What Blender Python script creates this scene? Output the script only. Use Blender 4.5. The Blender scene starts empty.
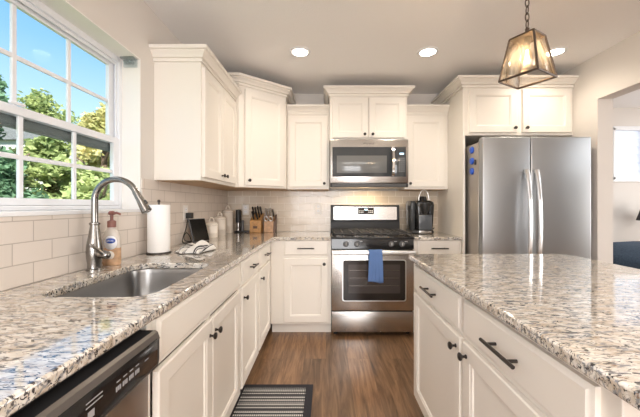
import bpy, bmesh, math, random
from mathutils import Vector, Matrix
random.seed(7)
S = bpy.context.scene
COL = S.collection
PI = math.pi

# ------------------------------------------------------------------ camera
cam_d = bpy.data.cameras.new('camera')
cam = bpy.data.objects.new('camera', cam_d)
COL.objects.link(cam)
EYE = 1.21
cam.location = (0, 0, EYE)
cam.rotation_euler = (PI/2, 0, 0)
cam_d.sensor_width = 36.0
cam_d.lens = 36.0*305/640
cam_d.shift_x = -6/640
cam_d.shift_y = -3.5/640
cam_d.clip_start = 0.02
S.camera = cam

# ------------------------------------------------------------------ world
w = bpy.data.worlds.new('sky')
S.world = w
w.use_nodes = True
wn, wl = w.node_tree.nodes, w.node_tree.links
bg = wn['Background']
tc = wn.new('ShaderNodeTexCoord'); sp = wn.new('ShaderNodeSeparateXYZ'); rp = wn.new('ShaderNodeValToRGB')
wl.new(tc.outputs['Generated'], sp.inputs[0]); wl.new(sp.outputs['Z'], rp.inputs[0]); wl.new(rp.outputs[0], bg.inputs[0])
cr = rp.color_ramp
cr.elements[0].position = 0.0; cr.elements[0].color = (0.80, 0.92, 1.0, 1)
cr.elements[1].position = 0.50; cr.elements[1].color = (0.18, 0.46, 1.0, 1)
e = cr.elements.new(0.64); e.color = (1.1, 1.2, 1.3, 1)
e = cr.elements.new(1.0); e.color = (1.9, 2.0, 2.1, 1)
e = cr.elements.new(0.22); e.color = (0.55, 0.79, 1.0, 1)
e = cr.elements.new(0.38); e.color = (0.28, 0.56, 1.0, 1)
bg.inputs[1].default_value = 0.78

def light(name, kind, loc, energy, color=(1, 1, 1), rot=(0, 0, 0), **kw):
    d = bpy.data.lights.new(name, kind); d.energy = energy; d.color = color
    for k, v in kw.items(): setattr(d, k, v)
    o = bpy.data.objects.new(name, d); COL.objects.link(o); o.location = loc; o.rotation_euler = rot
    return o
light('sun', 'SUN', (0, 0, 20), 7.0, (1.0, 0.95, 0.85), (math.radians(38), math.radians(32), 0), angle=0.01)
# added area light for assumed daylight behind camera, tilted up to lift the ceiling
light('assumed_rear_daylight_fill', 'AREA', (-0.1, -3.3, 1.35), 84, (0.97, 0.98, 1.0), (PI/2+0.5, 0, 0), shape='RECTANGLE', size=2.0, size_y=2.0)
# unseen overhead fill, added to brighten the side room
light('side_room_overhead_fill', 'AREA', (4.4, 1.6, 2.42), 22, (0.90, 0.96, 1.0), (0, 0, 0), shape='RECTANGLE', size=1.6, size_y=2.4)
# added fill by the side room's far wall, lifts the left cabinets
light('cabinet_side_fill', 'AREA', (6.1, 1.7, 1.35), 52, (1.0, 0.97, 0.93), (0, PI/2, 0), shape='RECTANGLE', size=1.9, size_y=1.6)
# added overhead area light behind the camera, for general fill
light('rear_overhead_fill', 'AREA', (0.6, -1.3, 2.40), 56, (1.0, 0.97, 0.93), (0, 0, 0), shape='RECTANGLE', size=2.6, size_y=1.6)

S.view_settings.view_transform = 'Standard'
S.view_settings.look = 'None'
S.view_settings.exposure = 0.74
S.view_settings.gamma = 1.0
S.view_settings.use_curve_mapping = False
S.cycles.use_denoising = True
S.cycles.max_bounces = 10
S.cycles.diffuse_bounces = 5
S.cycles.glossy_bounces = 5
S.cycles.transmission_bounces = 8
S.cycles.caustics_reflective = False
S.cycles.caustics_refractive = False
S.cycles.sample_clamp_indirect = 6.0

# ------------------------------------------------------------------ materials
def new_mat(name):
    m = bpy.data.materials.new(name); m.use_nodes = True
    return m, m.node_tree.nodes, m.node_tree.links, m.node_tree.nodes['Principled BSDF']

def pm(name, col, rough=0.5, metal=0.0, bump=0.0, bscale=80.0, var=0.0, vscale=12.0, **kw):
    m, N, L, b = new_mat(name)
    b.inputs['Base Color'].default_value = (*col, 1)
    b.inputs['Roughness'].default_value = rough
    b.inputs['Metallic'].default_value = metal
    for k, v in kw.items(): b.inputs[k].default_value = v
    t = N.new('ShaderNodeTexCoord')
    if bump:
        n = N.new('ShaderNodeTexNoise'); n.inputs['Scale'].default_value = bscale; n.inputs['Detail'].default_value = 3
        bp = N.new('ShaderNodeBump'); bp.inputs['Strength'].default_value = bump; bp.inputs['Distance'].default_value = 0.01
        L.new(t.outputs['Object'], n.inputs['Vector']); L.new(n.outputs['Fac'], bp.inputs['Height']); L.new(bp.outputs[0], b.inputs['Normal'])
    if var:
        n = N.new('ShaderNodeTexNoise'); n.inputs['Scale'].default_value = vscale; n.inputs['Detail'].default_value = 4
        r = N.new('ShaderNodeValToRGB')
        r.color_ramp.elements[0].position = 0.3; r.color_ramp.elements[1].position = 0.7
        r.color_ramp.elements[0].color = (*[c*(1-var) for c in col], 1); r.color_ramp.elements[1].color = (*[min(1, c*(1+var)) for c in col], 1)
        L.new(t.outputs['Object'], n.inputs['Vector']); L.new(n.outputs['Fac'], r.inputs[0]); L.new(r.outputs[0], b.inputs['Base Color'])
    return m

def glass(name, col=(1, 1, 1), rough=0.0, refl=1.0, haze=0.0):
    m, N, L, b = new_mat(name)
    N.remove(b)
    out = N['Material Output']
    tr = N.new('ShaderNodeBsdfTransparent'); tr.inputs[0].default_value = (*col, 1)
    gl = N.new('ShaderNodeBsdfGlossy'); gl.inputs['Roughness'].default_value = rough
    lw = N.new('ShaderNodeLayerWeight'); lw.inputs[0].default_value = 0.5
    po = N.new('ShaderNodeMath'); po.operation = 'POWER'; po.inputs[1].default_value = 5.0
    fr = N.new('ShaderNodeMath'); fr.operation = 'MULTIPLY_ADD'; fr.inputs[1].default_value = 0.96; fr.inputs[2].default_value = 0.04
    L.new(lw.outputs['Facing'], po.inputs[0]); L.new(po.outputs[0], fr.inputs[0])
    mu = N.new('ShaderNodeMath'); mu.operation = 'MULTIPLY'; mu.inputs[1].default_value = refl; mu.use_clamp = True
    mx = N.new('ShaderNodeMixShader')
    L.new(fr.outputs[0], mu.inputs[0]); L.new(mu.outputs[0], mx.inputs[0]); L.new(tr.outputs[0], mx.inputs[1]); L.new(gl.outputs[0], mx.inputs[2])
    if haze:
        tl = N.new('ShaderNodeBsdfTranslucent'); tl.inputs[0].default_value = (0.95, 0.93, 0.9, 1)
        m2 = N.new('ShaderNodeMixShader'); m2.inputs[0].default_value = haze
        L.new(mx.outputs[0], m2.inputs[1]); L.new(tl.outputs[0], m2.inputs[2]); mx = m2
    L.new(mx.outputs[0], out.inputs[0])
    return m

def emis(name, col, st):
    m, N, L, b = new_mat(name)
    b.inputs['Base Color'].default_value = (*col, 1)
    b.inputs['Emission Color'].default_value = (*col, 1); b.inputs['Emission Strength'].default_value = st
    return m

def granite(name):
    m, N, L, b = new_mat(name)
    t = N.new('ShaderNodeTexCoord')
    mp = N.new('ShaderNodeMapping'); mp.inputs['Rotation'].default_value = (0, 0, math.radians(24)); mp.inputs['Scale'].default_value = (0.36, 1.0, 0.8)
    L.new(t.outputs['Object'], mp.inputs['Vector'])
    def noise(sc, det, dist, rough=0.55, vec=mp.outputs[0]):
        n = N.new('ShaderNodeTexNoise'); n.inputs['Scale'].default_value = sc; n.inputs['Detail'].default_value = det
        n.inputs['Distortion'].default_value = dist; n.inputs['Roughness'].default_value = rough
        L.new(vec, n.inputs['Vector']); return n.outputs['Fac']
    def ramp(src, stops):
        r = N.new('ShaderNodeValToRGB')
        while len(r.color_ramp.elements) < len(stops): r.color_ramp.elements.new(0.5)
        for el, (p, c) in zip(r.color_ramp.elements, stops): el.position = p; el.color = (*c, 1)
        L.new(src, r.inputs[0]); return r.outputs[0]
    def mix(f, a, c):
        x = N.new('ShaderNodeMix'); x.data_type = 'RGBA'
        L.new(f, x.inputs[0]); L.new(a, x.inputs[6])
        if isinstance(c, tuple): x.inputs[7].default_value = (*c, 1)
        else: L.new(c, x.inputs[7])
        return x.outputs[2]
    W, K = (1, 1, 1), (0, 0, 0)
    base = ramp(noise(48, 3, 0.6), [(0.32, (0.43, 0.355, 0.275)), (0.47, (0.59, 0.525, 0.445)), (0.62, (0.72, 0.68, 0.625))])
    g = ramp(noise(85, 4, 0.8), [(0.53, K), (0.62, W)])
    c1 = mix(g, base, (0.24, 0.24, 0.25))
    br = ramp(noise(135, 3, 0.6, vec=mp.outputs[0]), [(0.65, K), (0.70, W)])
    c2 = mix(br, c1, (0.25, 0.16, 0.10))
    mp2 = N.new('ShaderNodeMapping'); mp2.inputs['Location'].default_value = (3.1, 7.7, 1.3)
    L.new(mp.outputs[0], mp2.inputs['Vector'])
    k = ramp(noise(118, 4, 1.0, 0.6, mp2.outputs[0]), [(0.555, K), (0.59, W)])
    c3 = mix(k, c2, (0.035, 0.032, 0.035))
    L.new(c3, b.inputs['Base Color'])
    b.inputs['Roughness'].default_value = 0.06
    b.inputs['IOR'].default_value = 1.62
    b.inputs['Coat Weight'].default_value = 0.6; b.inputs['Coat Roughness'].default_value = 0.03
    return m

def wood_floor():
    m, N, L, b = new_mat('plank_floor')
    t = N.new('ShaderNodeTexCoord')
    sw = N.new('ShaderNodeMapping'); sw.inputs['Rotation'].default_value = (0, 0, PI/2)
    L.new(t.outputs['Object'], sw.inputs['Vector'])
    bk = N.new('ShaderNodeTexBrick'); bk.offset = 0.37; bk.offset_frequency = 2
    bk.inputs['Scale'].default_value = 1; bk.inputs['Brick Width'].default_value = 1.2; bk.inputs['Row Height'].default_value = 0.17
    bk.inputs['Mortar Size'].default_value = 0.0012; bk.inputs['Bias'].default_value = 0
    bk.inputs['Color1'].default_value = (0.0, 0.0, 0.0, 1); bk.inputs['Color2'].default_value = (1, 1, 1, 1); bk.inputs['Mortar'].default_value = (0, 0, 0, 1)
    L.new(sw.outputs[0], bk.inputs['Vector'])
    mp = N.new('ShaderNodeMapping'); mp.inputs['Scale'].default_value = (14, 1.3, 1)
    L.new(t.outputs['Object'], mp.inputs['Vector'])
    add = N.new('ShaderNodeVectorMath'); add.operation = 'ADD'
    sc = N.new('ShaderNodeVectorMath'); sc.operation = 'SCALE'; sc.inputs[3].default_value = 9.0
    L.new(bk.outputs['Color'], sc.inputs[0]); L.new(mp.outputs[0], add.inputs[0]); L.new(sc.outputs[0], add.inputs[1])
    n = N.new('ShaderNodeTexNoise'); n.inputs['Scale'].default_value = 1.6; n.inputs['Detail'].default_value = 8; n.inputs['Roughness'].default_value = 0.65; n.inputs['Distortion'].default_value = 1.2
    L.new(add.outputs[0], n.inputs['Vector'])
    r = N.new('ShaderNodeValToRGB')
    r.color_ramp.elements[0].position = 0.28; r.color_ramp.elements[0].color = (0.062, 0.033, 0.017, 1)
    r.color_ramp.elements[1].position = 0.75; r.color_ramp.elements[1].color = (0.39, 0.235, 0.128, 1)
    e = r.color_ramp.elements.new(0.5); e.color = (0.215, 0.12, 0.062, 1)
    L.new(n.outputs['Fac'], r.inputs[0])
    mx = N.new('ShaderNodeMix'); mx.data_type = 'RGBA'; mx.blend_type = 'MULTIPLY'
    vr = N.new('ShaderNodeValToRGB'); vr.color_ramp.elements[0].color = (0.72, 0.72, 0.72, 1); vr.color_ramp.elements[1].color = (1.15, 1.1, 1.05, 1)
    L.new(bk.outputs['Color'], vr.inputs[0]); mx.inputs[0].default_value = 1.0
    L.new(r.outputs[0], mx.inputs[6]); L.new(vr.outputs[0], mx.inputs[7]); L.new(mx.outputs[2], b.inputs['Base Color'])
    b.inputs['Roughness'].default_value = 0.32
    bp = N.new('ShaderNodeBump'); bp.inputs['Strength'].default_value = 0.15; bp.inputs['Distance'].default_value = 0.004
    L.new(n.outputs['Fac'], bp.inputs['Height']); L.new(bp.outputs[0], b.inputs['Normal'])
    return m

def tile(name, axis, u0, c1, c2, mo):
    m, N, L, b = new_mat(name)
    t = N.new('ShaderNodeTexCoord'); s = N.new('ShaderNodeSeparateXYZ'); c = N.new('ShaderNodeCombineXYZ')
    L.new(t.outputs['Object'], s.inputs[0])
    au = N.new('ShaderNodeMath'); au.operation = 'ADD'; au.inputs[1].default_value = u0
    av = N.new('ShaderNodeMath'); av.operation = 'ADD'; av.inputs[1].default_value = -0.914 + 0.79
    L.new(s.outputs[axis], au.inputs[0]); L.new(s.outputs['Z'], av.inputs[0])
    L.new(au.outputs[0], c.inputs[0]); L.new(av.outputs[0], c.inputs[1])
    bk = N.new('ShaderNodeTexBrick'); bk.offset = 0.5; bk.offset_frequency = 2
    bk.inputs['Scale'].default_value = 1; bk.inputs['Brick Width'].default_value = 0.157; bk.inputs['Row Height'].default_value = 0.079
    bk.inputs['Mortar Size'].default_value = 0.0020; bk.inputs['Mortar Smooth'].default_value = 0.3
    bk.inputs['Color1'].default_value = (*c1, 1); bk.inputs['Color2'].default_value = (*c2, 1); bk.inputs['Mortar'].default_value = (*mo, 1)
    L.new(c.outputs[0], bk.inputs['Vector']); L.new(bk.outputs['Color'], b.inputs['Base Color'])
    n = N.new('ShaderNodeTexNoise'); n.inputs['Scale'].default_value = 9
    L.new(t.outputs['Object'], n.inputs['Vector'])
    bp = N.new('ShaderNodeBump'); bp.inputs['Strength'].default_value = 0.5; bp.inputs['Distance'].default_value = 0.002; bp.invert = True
    b2 = N.new('ShaderNodeBump'); b2.inputs['Strength'].default_value = 0.12; b2.inputs['Distance'].default_value = 0.01
    L.new(bk.outputs['Fac'], bp.inputs['Height']); L.new(n.outputs['Fac'], b2.inputs['Height']); L.new(b2.outputs[0], bp.inputs['Normal']); L.new(bp.outputs[0], b.inputs['Normal'])
    b.inputs['Roughness'].default_value = 0.14
    return m

def brushed(name, col, rough, sx, sz, bump=0.04):
    m, N, L, b = new_mat(name)
    t = N.new('ShaderNodeTexCoord'); mp = N.new('ShaderNodeMapping'); mp.inputs['Scale'].default_value = (sx, sx, sz)
    L.new(t.outputs['Object'], mp.inputs['Vector'])
    n = N.new('ShaderNodeTexNoise'); n.inputs['Scale'].default_value = 1; n.inputs['Detail'].default_value = 3
    L.new(mp.outputs[0], n.inputs['Vector'])
    n2 = N.new('ShaderNodeTexNoise'); n2.inputs['Scale'].default_value = 2.2; n2.inputs['Detail'].default_value = 1
    L.new(t.outputs['Object'], n2.inputs['Vector'])
    bp = N.new('ShaderNodeBump'); bp.inputs['Strength'].default_value = bump; bp.inputs['Distance'].default_value = 0.002
    b2 = N.new('ShaderNodeBump'); b2.inputs['Strength'].default_value = 0.25; b2.inputs['Distance'].default_value = 0.02
    L.new(n.outputs['Fac'], bp.inputs['Height']); L.new(n2.outputs['Fac'], b2.inputs['Height']); L.new(b2.outputs[0], bp.inputs['Normal']); L.new(bp.outputs[0], b.inputs['Normal'])
    b.inputs['Base Color'].default_value = (*col, 1); b.inputs['Metallic'].default_value = 1.0; b.inputs['Roughness'].default_value = rough
    return m

def stripes(name, axis, stops, period, rough=0.9):
    m, N, L, b = new_mat(name)
    t = N.new('ShaderNodeTexCoord'); s = N.new('ShaderNodeSeparateXYZ'); L.new(t.outputs['UV'], s.inputs[0])
    mu = N.new('ShaderNodeMath'); mu.operation = 'MULTIPLY'; mu.inputs[1].default_value = 1/period
    fr = N.new('ShaderNodeMath'); fr.operation = 'FRACT'
    L.new(s.outputs[axis], mu.inputs[0]); L.new(mu.outputs[0], fr.inputs[0])
    r = N.new('ShaderNodeValToRGB'); r.color_ramp.interpolation = 'CONSTANT'
    while len(r.color_ramp.elements) < len(stops): r.color_ramp.elements.new(0.5)
    for el, (p, c) in zip(r.color_ramp.elements, stops): el.position = p; el.color = (*c, 1)
    L.new(fr.outputs[0], r.inputs[0]); L.new(r.outputs[0], b.inputs['Base Color'])
    b.inputs['Roughness'].default_value = rough
    return m

def rug_mat():
    m, N, L, b = new_mat('woven_rug')
    t = N.new('ShaderNodeTexCoord'); s = N.new('ShaderNodeSeparateXYZ'); L.new(t.outputs['Object'], s.inputs[0])
    def math_(op, a, v=None):
        x = N.new('ShaderNodeMath'); x.operation = op
        L.new(a, x.inputs[0])
        if v is not None:
            if hasattr(v, 'links'): L.new(v, x.inputs[1])
            else: x.inputs[1].default_value = v
        return x.outputs[0]
    fy = math_('FRACT', math_('MULTIPLY', s.outputs['Y'], 1/0.135))
    r = N.new('ShaderNodeValToRGB'); r.color_ramp.interpolation = 'CONSTANT'
    D, Lt, G, G2 = (0.018, 0.018, 0.026), (0.74, 0.72, 0.68), (0.34, 0.34, 0.34), (0.12, 0.12, 0.13)
    stops = [(0, D), (0.10, Lt), (0.19, D), (0.30, Lt), (0.38, G), (0.52, G2), (0.60, Lt), (0.70, D), (0.80, Lt), (0.90, G2)]
    while len(r.color_ramp.elements) < len(stops): r.color_ramp.elements.new(0.5)
    for el, (p, c) in zip(r.color_ramp.elements, stops): el.position = p; el.color = (*c, 1)
    L.new(fy, r.inputs[0])
    fx = math_('FRACT', math_('MULTIPLY', s.outputs['X'], 1/0.012))
    wv = math_('LESS_THAN', fx, 0.38)
    fy2 = math_('FRACT', math_('MULTIPLY', s.outputs['Y'], 1/0.135/2))
    mx = N.new('ShaderNodeMix'); mx.data_type = 'RGBA'
    L.new(wv, mx.inputs[0]); L.new(r.outputs[0], mx.inputs[6]); mx.inputs[7].default_value = (0.03, 0.03, 0.035, 1)
    # border (object origin is the rug centre)
    ax = math_('ABSOLUTE', s.outputs['X']); ay = math_('ABSOLUTE', s.outputs['Y'])
    bo = math_('MAXIMUM', math_('GREATER_THAN', ax, 0.200), math_('GREATER_THAN', ay, 0.352))
    m2 = N.new('ShaderNodeMix'); m2.data_type = 'RGBA'
    L.new(bo, m2.inputs[0]); L.new(mx.outputs[2], m2.inputs[6]); m2.inputs[7].default_value = (0.022, 0.022, 0.03, 1)
    L.new(m2.outputs[2], b.inputs['Base Color']); b.inputs['Roughness'].default_value = 0.95
    n = N.new('ShaderNodeTexNoise'); n.inputs['Scale'].default_value = 300
    L.new(t.outputs['Object'], n.inputs['Vector'])
    bp = N.new('ShaderNodeBump'); bp.inputs['Strength'].default_value = 0.6; bp.inputs['Distance'].default_value = 0.003
    L.new(n.outputs['Fac'], bp.inputs['Height']); L.new(bp.outputs[0], b.inputs['Normal'])
    return m

def leaf_mat(name, a, c):
    m, N, L, b = new_mat(name)
    out = N['Material Output']
    t = N.new('ShaderNodeTexCoord'); n = N.new('ShaderNodeTexNoise'); n.inputs['Scale'].default_value = 2.5; n.inputs['Detail'].default_value = 6
    n.inputs['Roughness'].default_value = 0.8
    L.new(t.outputs['Object'], n.inputs['Vector'])
    r = N.new('ShaderNodeValToRGB'); r.color_ramp.elements[0].position = 0.35; r.color_ramp.elements[1].position = 0.65
    r.color_ramp.elements[0].color = (*a, 1); r.color_ramp.elements[1].color = (*c, 1)
    L.new(n.outputs['Fac'], r.inputs[0]); L.new(r.outputs[0], b.inputs['Base Color']); b.inputs['Roughness'].default_value = 0.6
    tl = N.new('ShaderNodeBsdfTranslucent'); L.new(r.outputs[0], tl.inputs[0])
    mx = N.new('ShaderNodeMixShader'); mx.inputs[0].default_value = 0.35
    L.new(b.outputs[0], mx.inputs[1]); L.new(tl.outputs[0], mx.inputs[2]); L.new(mx.outputs[0], out.inputs[0])
    return m

M = dict(
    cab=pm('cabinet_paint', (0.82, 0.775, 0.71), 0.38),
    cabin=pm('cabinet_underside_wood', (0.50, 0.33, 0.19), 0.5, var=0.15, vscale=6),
    wall=pm('wall_paint', (0.70, 0.66, 0.62), 0.8, bump=0.03, bscale=160),
    ceil=pm('ceiling_paint', (0.90, 0.89, 0.885), 0.9, bump=0.25, bscale=120),
    white=pm('white_trim_paint', (0.82, 0.83, 0.85), 0.35),
    stripgrey=pm('dark_strip_grey', (0.13, 0.15, 0.16), 0.5),
    reveal=pm('reveal_lit_tone', (0.84, 0.81, 0.77), 0.6),  # recess lining colour, lightened for the window light falling on it
    sash=pm('white_vinyl', (0.80, 0.82, 0.86), 0.35),
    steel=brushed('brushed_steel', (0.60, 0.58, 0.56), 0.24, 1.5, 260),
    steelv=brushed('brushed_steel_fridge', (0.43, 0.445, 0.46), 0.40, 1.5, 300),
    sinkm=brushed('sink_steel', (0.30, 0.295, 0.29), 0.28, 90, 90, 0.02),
    nickel=pm('brushed_nickel', (0.29, 0.275, 0.26), 0.22, 1.0),
    chrome=pm('chrome', (0.75, 0.75, 0.75), 0.12, 1.0),
    silver=pm('satin_silver', (0.78, 0.79, 0.80), 0.32, 1.0),
    black=pm('gloss_black', (0.012, 0.012, 0.013), 0.10),
    blackm=pm('matte_black', (0.018, 0.018, 0.019), 0.45),
    iron=pm('cast_iron', (0.028, 0.026, 0.025), 0.55, bump=0.1, bscale=300),
    bronze=pm('dark_bronze', (0.06, 0.052, 0.048), 0.32, 0.85),
    lantern=pm('aged_bronze', (0.085, 0.062, 0.048), 0.45, 0.6),
    darkglass=pm('oven_glass', (0.022, 0.018, 0.016), 0.05),
    mwglass=pm('microwave_glass', (0.055, 0.06, 0.066), 0.06),
    mwscreen=pm('microwave_window_mesh', (0.16, 0.165, 0.165), 0.12),
    oveninner=pm('oven_window', (0.055, 0.045, 0.042), 0.06),
    towelblue=pm('blue_terry', (0.15, 0.27, 0.58), 0.95, bump=0.9, bscale=500),
    paper=pm('white_paper', (0.88, 0.87, 0.86), 0.9, bump=0.2, bscale=260),
    ceramic=pm('cream_ceramic', (0.82, 0.76, 0.68), 0.22),
    bamboo=pm('knife_block_wood', (0.52, 0.27, 0.09), 0.4, var=0.25, vscale=30),
    copper=pm('pale_wood_block', (0.55, 0.32, 0.17), 0.35, var=0.2, vscale=30),
    darkwood=pm('dark_wood_side', (0.10, 0.045, 0.022), 0.4),
    plate=pm('outlet_plate', (0.80, 0.77, 0.73), 0.35),
    screen=pm('black_screen', (0.004, 0.004, 0.005), 0.25, **{'Specular IOR Level': 0.12}),
    greyp=pm('grey_plastic', (0.14, 0.14, 0.145), 0.5),
    greyp2=pm('grey_print', (0.36, 0.36, 0.37), 0.5),
    gap_shade=pm('gap_shade_black', (0.006, 0.006, 0.008), 0.9),
    rim=pm('rim_highlight_tone', (0.16, 0.14, 0.125), 0.35, 0.6),
    console=pm('console_plastic', (0.035, 0.032, 0.031), 0.38),
    legend=pm('printed_legend', (0.62, 0.63, 0.65), 0.5),
    blueled=emis('clock_digits', (0.5, 0.8, 1.0), 1.2),
    bluemag=pm('blue_magnet', (0.03, 0.12, 0.62), 0.35),
    pump=pm('pump_plastic', (0.22, 0.085, 0.065), 0.35),
    soapclear=pm('soap_bottle_clear', (0.60, 0.54, 0.48), 0.15),
    soapliq=pm('soap_peach', (0.60, 0.38, 0.23), 0.2, var=0.25, vscale=40),
    labelw=pm('label_white', (0.86, 0.86, 0.88), 0.4),
    labelb=pm('label_blue', (0.03, 0.09, 0.42), 0.4),
    denim=pm('denim_upholstery', (0.045, 0.075, 0.12), 0.9, bump=0.5, bscale=250, var=0.25, vscale=60),
    piping=pm('pale_piping', (0.62, 0.63, 0.64), 0.8),
    clear=glass('clear_plastic', (0.93, 0.96, 0.97), 0.12, 2.2),
    pane=glass('window_glass', (0.97, 0.99, 0.98), 0.0, 0.10),
    lampglass=glass('lantern_glass', (0.97, 0.95, 0.92), 0.02, 1.0, 0.035),
    bulbglass=glass('bulb_glass', (1.0, 0.9, 0.75), 0.0, 1.0),
    filament=emis('filament', (1.0, 0.62, 0.26), 55),
    lens=emis('downlight_lens', (1.0, 0.93, 0.80), 9),
    louver=pm('louver_glow', (0.66, 0.70, 0.76), 0.5, **{'Emission Color': (0.62, 0.76, 1.0, 1), 'Emission Strength': 0.22}),  # emission stands in for daylight coming through the louvres
    granite=granite('speckled_granite'),
    floor=wood_floor(),
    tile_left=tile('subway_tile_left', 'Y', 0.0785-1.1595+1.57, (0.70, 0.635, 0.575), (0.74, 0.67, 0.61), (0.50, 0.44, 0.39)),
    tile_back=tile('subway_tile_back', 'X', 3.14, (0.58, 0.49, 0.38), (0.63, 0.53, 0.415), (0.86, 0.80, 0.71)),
    rug=rug_mat(),
    cloth=stripes('striped_cotton', 'X', [(0, (0.74, 0.72, 0.69)), (0.60, (0.03, 0.03, 0.035)), (0.74, (0.7, 0.68, 0.66)), (0.82, (0.03, 0.03, 0.035)), (0.90, (0.72, 0.70, 0.67))], 0.25),
    leaf=leaf_mat('leaf_green', (0.10, 0.17, 0.05), (0.55, 0.60, 0.26)),
    leafy=leaf_mat('leaf_yellow_green', (0.24, 0.27, 0.07), (0.80, 0.70, 0.36)),
    needle=leaf_mat('needle_green', (0.05, 0.11, 0.06), (0.20, 0.34, 0.20)),
    bark=pm('bark', (0.12, 0.08, 0.055), 0.9, bump=0.6, bscale=25),
    lawn=pm('lawn', (0.10, 0.17, 0.04), 0.95, var=0.3, vscale=3),
    siding=pm('siding', (0.55, 0.55, 0.54), 0.7),
    shingle=pm('roof_shingle', (0.16, 0.165, 0.18), 0.85, var=0.25, vscale=20),
    shade=pm('charcoal_shade', (0.035, 0.035, 0.04), 0.8),
)

# ------------------------------------------------------------------ mesh helpers
def BM(): return bmesh.new()

def box(bm, x0, x1, y0, y1, z0, z1, bev=0.0, seg=2):
    vs = [bm.verts.new(p) for p in ((x0,y0,z0),(x1,y0,z0),(x1,y1,z0),(x0,y1,z0),(x0,y0,z1),(x1,y0,z1),(x1,y1,z1),(x0,y1,z1))]
    fs = [bm.faces.new([vs[i] for i in q]) for q in ((3,2,1,0),(4,5,6,7),(0,1,5,4),(1,2,6,5),(2,3,7,6),(3,0,4,7))]
    if bev:
        es = list({e for f in fs for e in f.edges})
        bmesh.ops.bevel(bm, geom=es, offset=bev, segments=seg, profile=0.5, affect='EDGES')
    return fs

def prism(bm, pts, z0, z1):
    lo = [bm.verts.new((p[0], p[1], z0)) for p in pts]; hi = [bm.verts.new((p[0], p[1], z1)) for p in pts]
    n = len(pts)
    bm.faces.new(lo[::-1]); bm.faces.new(hi)
    for i in range(n): bm.faces.new((lo[i], lo[(i+1) % n], hi[(i+1) % n], hi[i]))

def extr(bm, prof, f, a, b):
    """closed profile (list of 2-D) swept between parameters a and b; f(p, t) gives the point"""
    A = [bm.verts.new(f(p, a)) for p in prof]; B = [bm.verts.new(f(p, b)) for p in prof]
    n = len(prof)
    bm.faces.new(A[::-1]); bm.faces.new(B)
    for i in range(n): bm.faces.new((A[i], A[(i+1) % n], B[(i+1) % n], B[i]))

def frame_of(d):
    d = Vector(d).normalized()
    a = Vector((0, 0, 1)) if abs(d.z) < 0.9 else Vector((1, 0, 0))
    u = d.cross(a).normalized(); v = d.cross(u).normalized()
    return u, v

def cyl(bm, p0, p1, r0, r1=None, seg=16):
    if r1 is None: r1 = r0
    p0, p1 = Vector(p0), Vector(p1); u, v = frame_of(p1-p0)
    A, B = [], []
    for i in range(seg):
        a = 2*PI*i/seg; d = u*math.cos(a)+v*math.sin(a)
        A.append(bm.verts.new(p0+d*r0)); B.append(bm.verts.new(p1+d*r1))
    bm.faces.new(A[::-1]); bm.faces.new(B)
    for i in range(seg): bm.faces.new((A[i], A[(i+1) % seg], B[(i+1) % seg], B[i]))

def tube(bm, pts, r, seg=12, closed=False):
    pts = [Vector(p) for p in pts]; rs = r if isinstance(r, (list, tuple)) else [r]*len(pts)
    n = len(pts); rings = []; u = None
    for i in range(n):
        if closed: d = pts[(i+1) % n]-pts[i-1]
        else: d = pts[min(i+1, n-1)]-pts[max(i-1, 0)]
        d.normalize()
        if u is None: u, v = frame_of(d)
        else:
            u = (u-d*u.dot(d)).normalized(); v = d.cross(u).normalized()
        rings.append([bm.verts.new(pts[i]+(u*math.cos(2*PI*k/seg)+v*math.sin(2*PI*k/seg))*rs[i]) for k in range(seg)])
    m = n if closed else n-1
    for i in range(m):
        A, B = rings[i], rings[(i+1) % n]
        for k in range(seg): bm.faces.new((A[k], A[(k+1) % seg], B[(k+1) % seg], B[k]))
    if not closed: bm.faces.new(rings[0][::-1]); bm.faces.new(rings[-1])

def lathe(bm, c, prof, seg=28, axis=(0, 0, 1)):
    c = Vector(c); ax = Vector(axis).normalized(); u, v = frame_of(ax); rings = []
    for r, h in prof:
        if r < 1e-6: rings.append([bm.verts.new(c+ax*h)])
        else: rings.append([bm.verts.new(c+ax*h+(u*math.cos(2*PI*k/seg)+v*math.sin(2*PI*k/seg))*r) for k in range(seg)])
    for A, B in zip(rings, rings[1:]):
        for k in range(seg):
            k2 = (k+1) % seg
            if len(A) == 1 and len(B) == 1: continue
            if len(A) == 1: bm.faces.new((A[0], B[k2], B[k]))
            elif len(B) == 1: bm.faces.new((A[k], A[k2], B[0]))
            else: bm.faces.new((A[k], A[k2], B[k2], B[k]))

def ball(bm, c, r, seg=16, sz=1.0):
    lathe(bm, c, [(0, -r*sz)]+[(r*math.sin(a), -r*sz*math.cos(a)) for a in [PI*i/10 for i in range(1, 10)]]+[(0, r*sz)], seg)

def slab(bm, outer, holes, z0, z1):
    es = []
    for loop in [outer]+holes:
        vs = [bm.verts.new((p[0], p[1], z0)) for p in loop]
        es += [bm.edges.new((vs[i], vs[(i+1) % len(vs)])) for i in range(len(vs))]
    g = bmesh.ops.triangle_fill(bm, use_beauty=True, use_dissolve=False, edges=es)
    fs = [f for f in g['geom'] if isinstance(f, bmesh.types.BMFace)]
    r = bmesh.ops.extrude_face_region(bm, geom=fs)
    bmesh.ops.translate(bm, vec=(0, 0, z1-z0), verts=[v for v in r['geom'] if isinstance(v, bmesh.types.BMVert)])

def rrect(cx, cy, hx, hy, r, n=6):
    out = []
    for (sx, sy, a0) in ((1, 1, 0), (-1, 1, PI/2), (-1, -1, PI), (1, -1, 3*PI/2)):
        for i in range(n+1):
            a = a0+PI/2*i/n
            out.append((cx+sx*(hx-r)+r*math.cos(a), cy+sy*(hy-r)+r*math.sin(a)))
    return out

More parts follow.
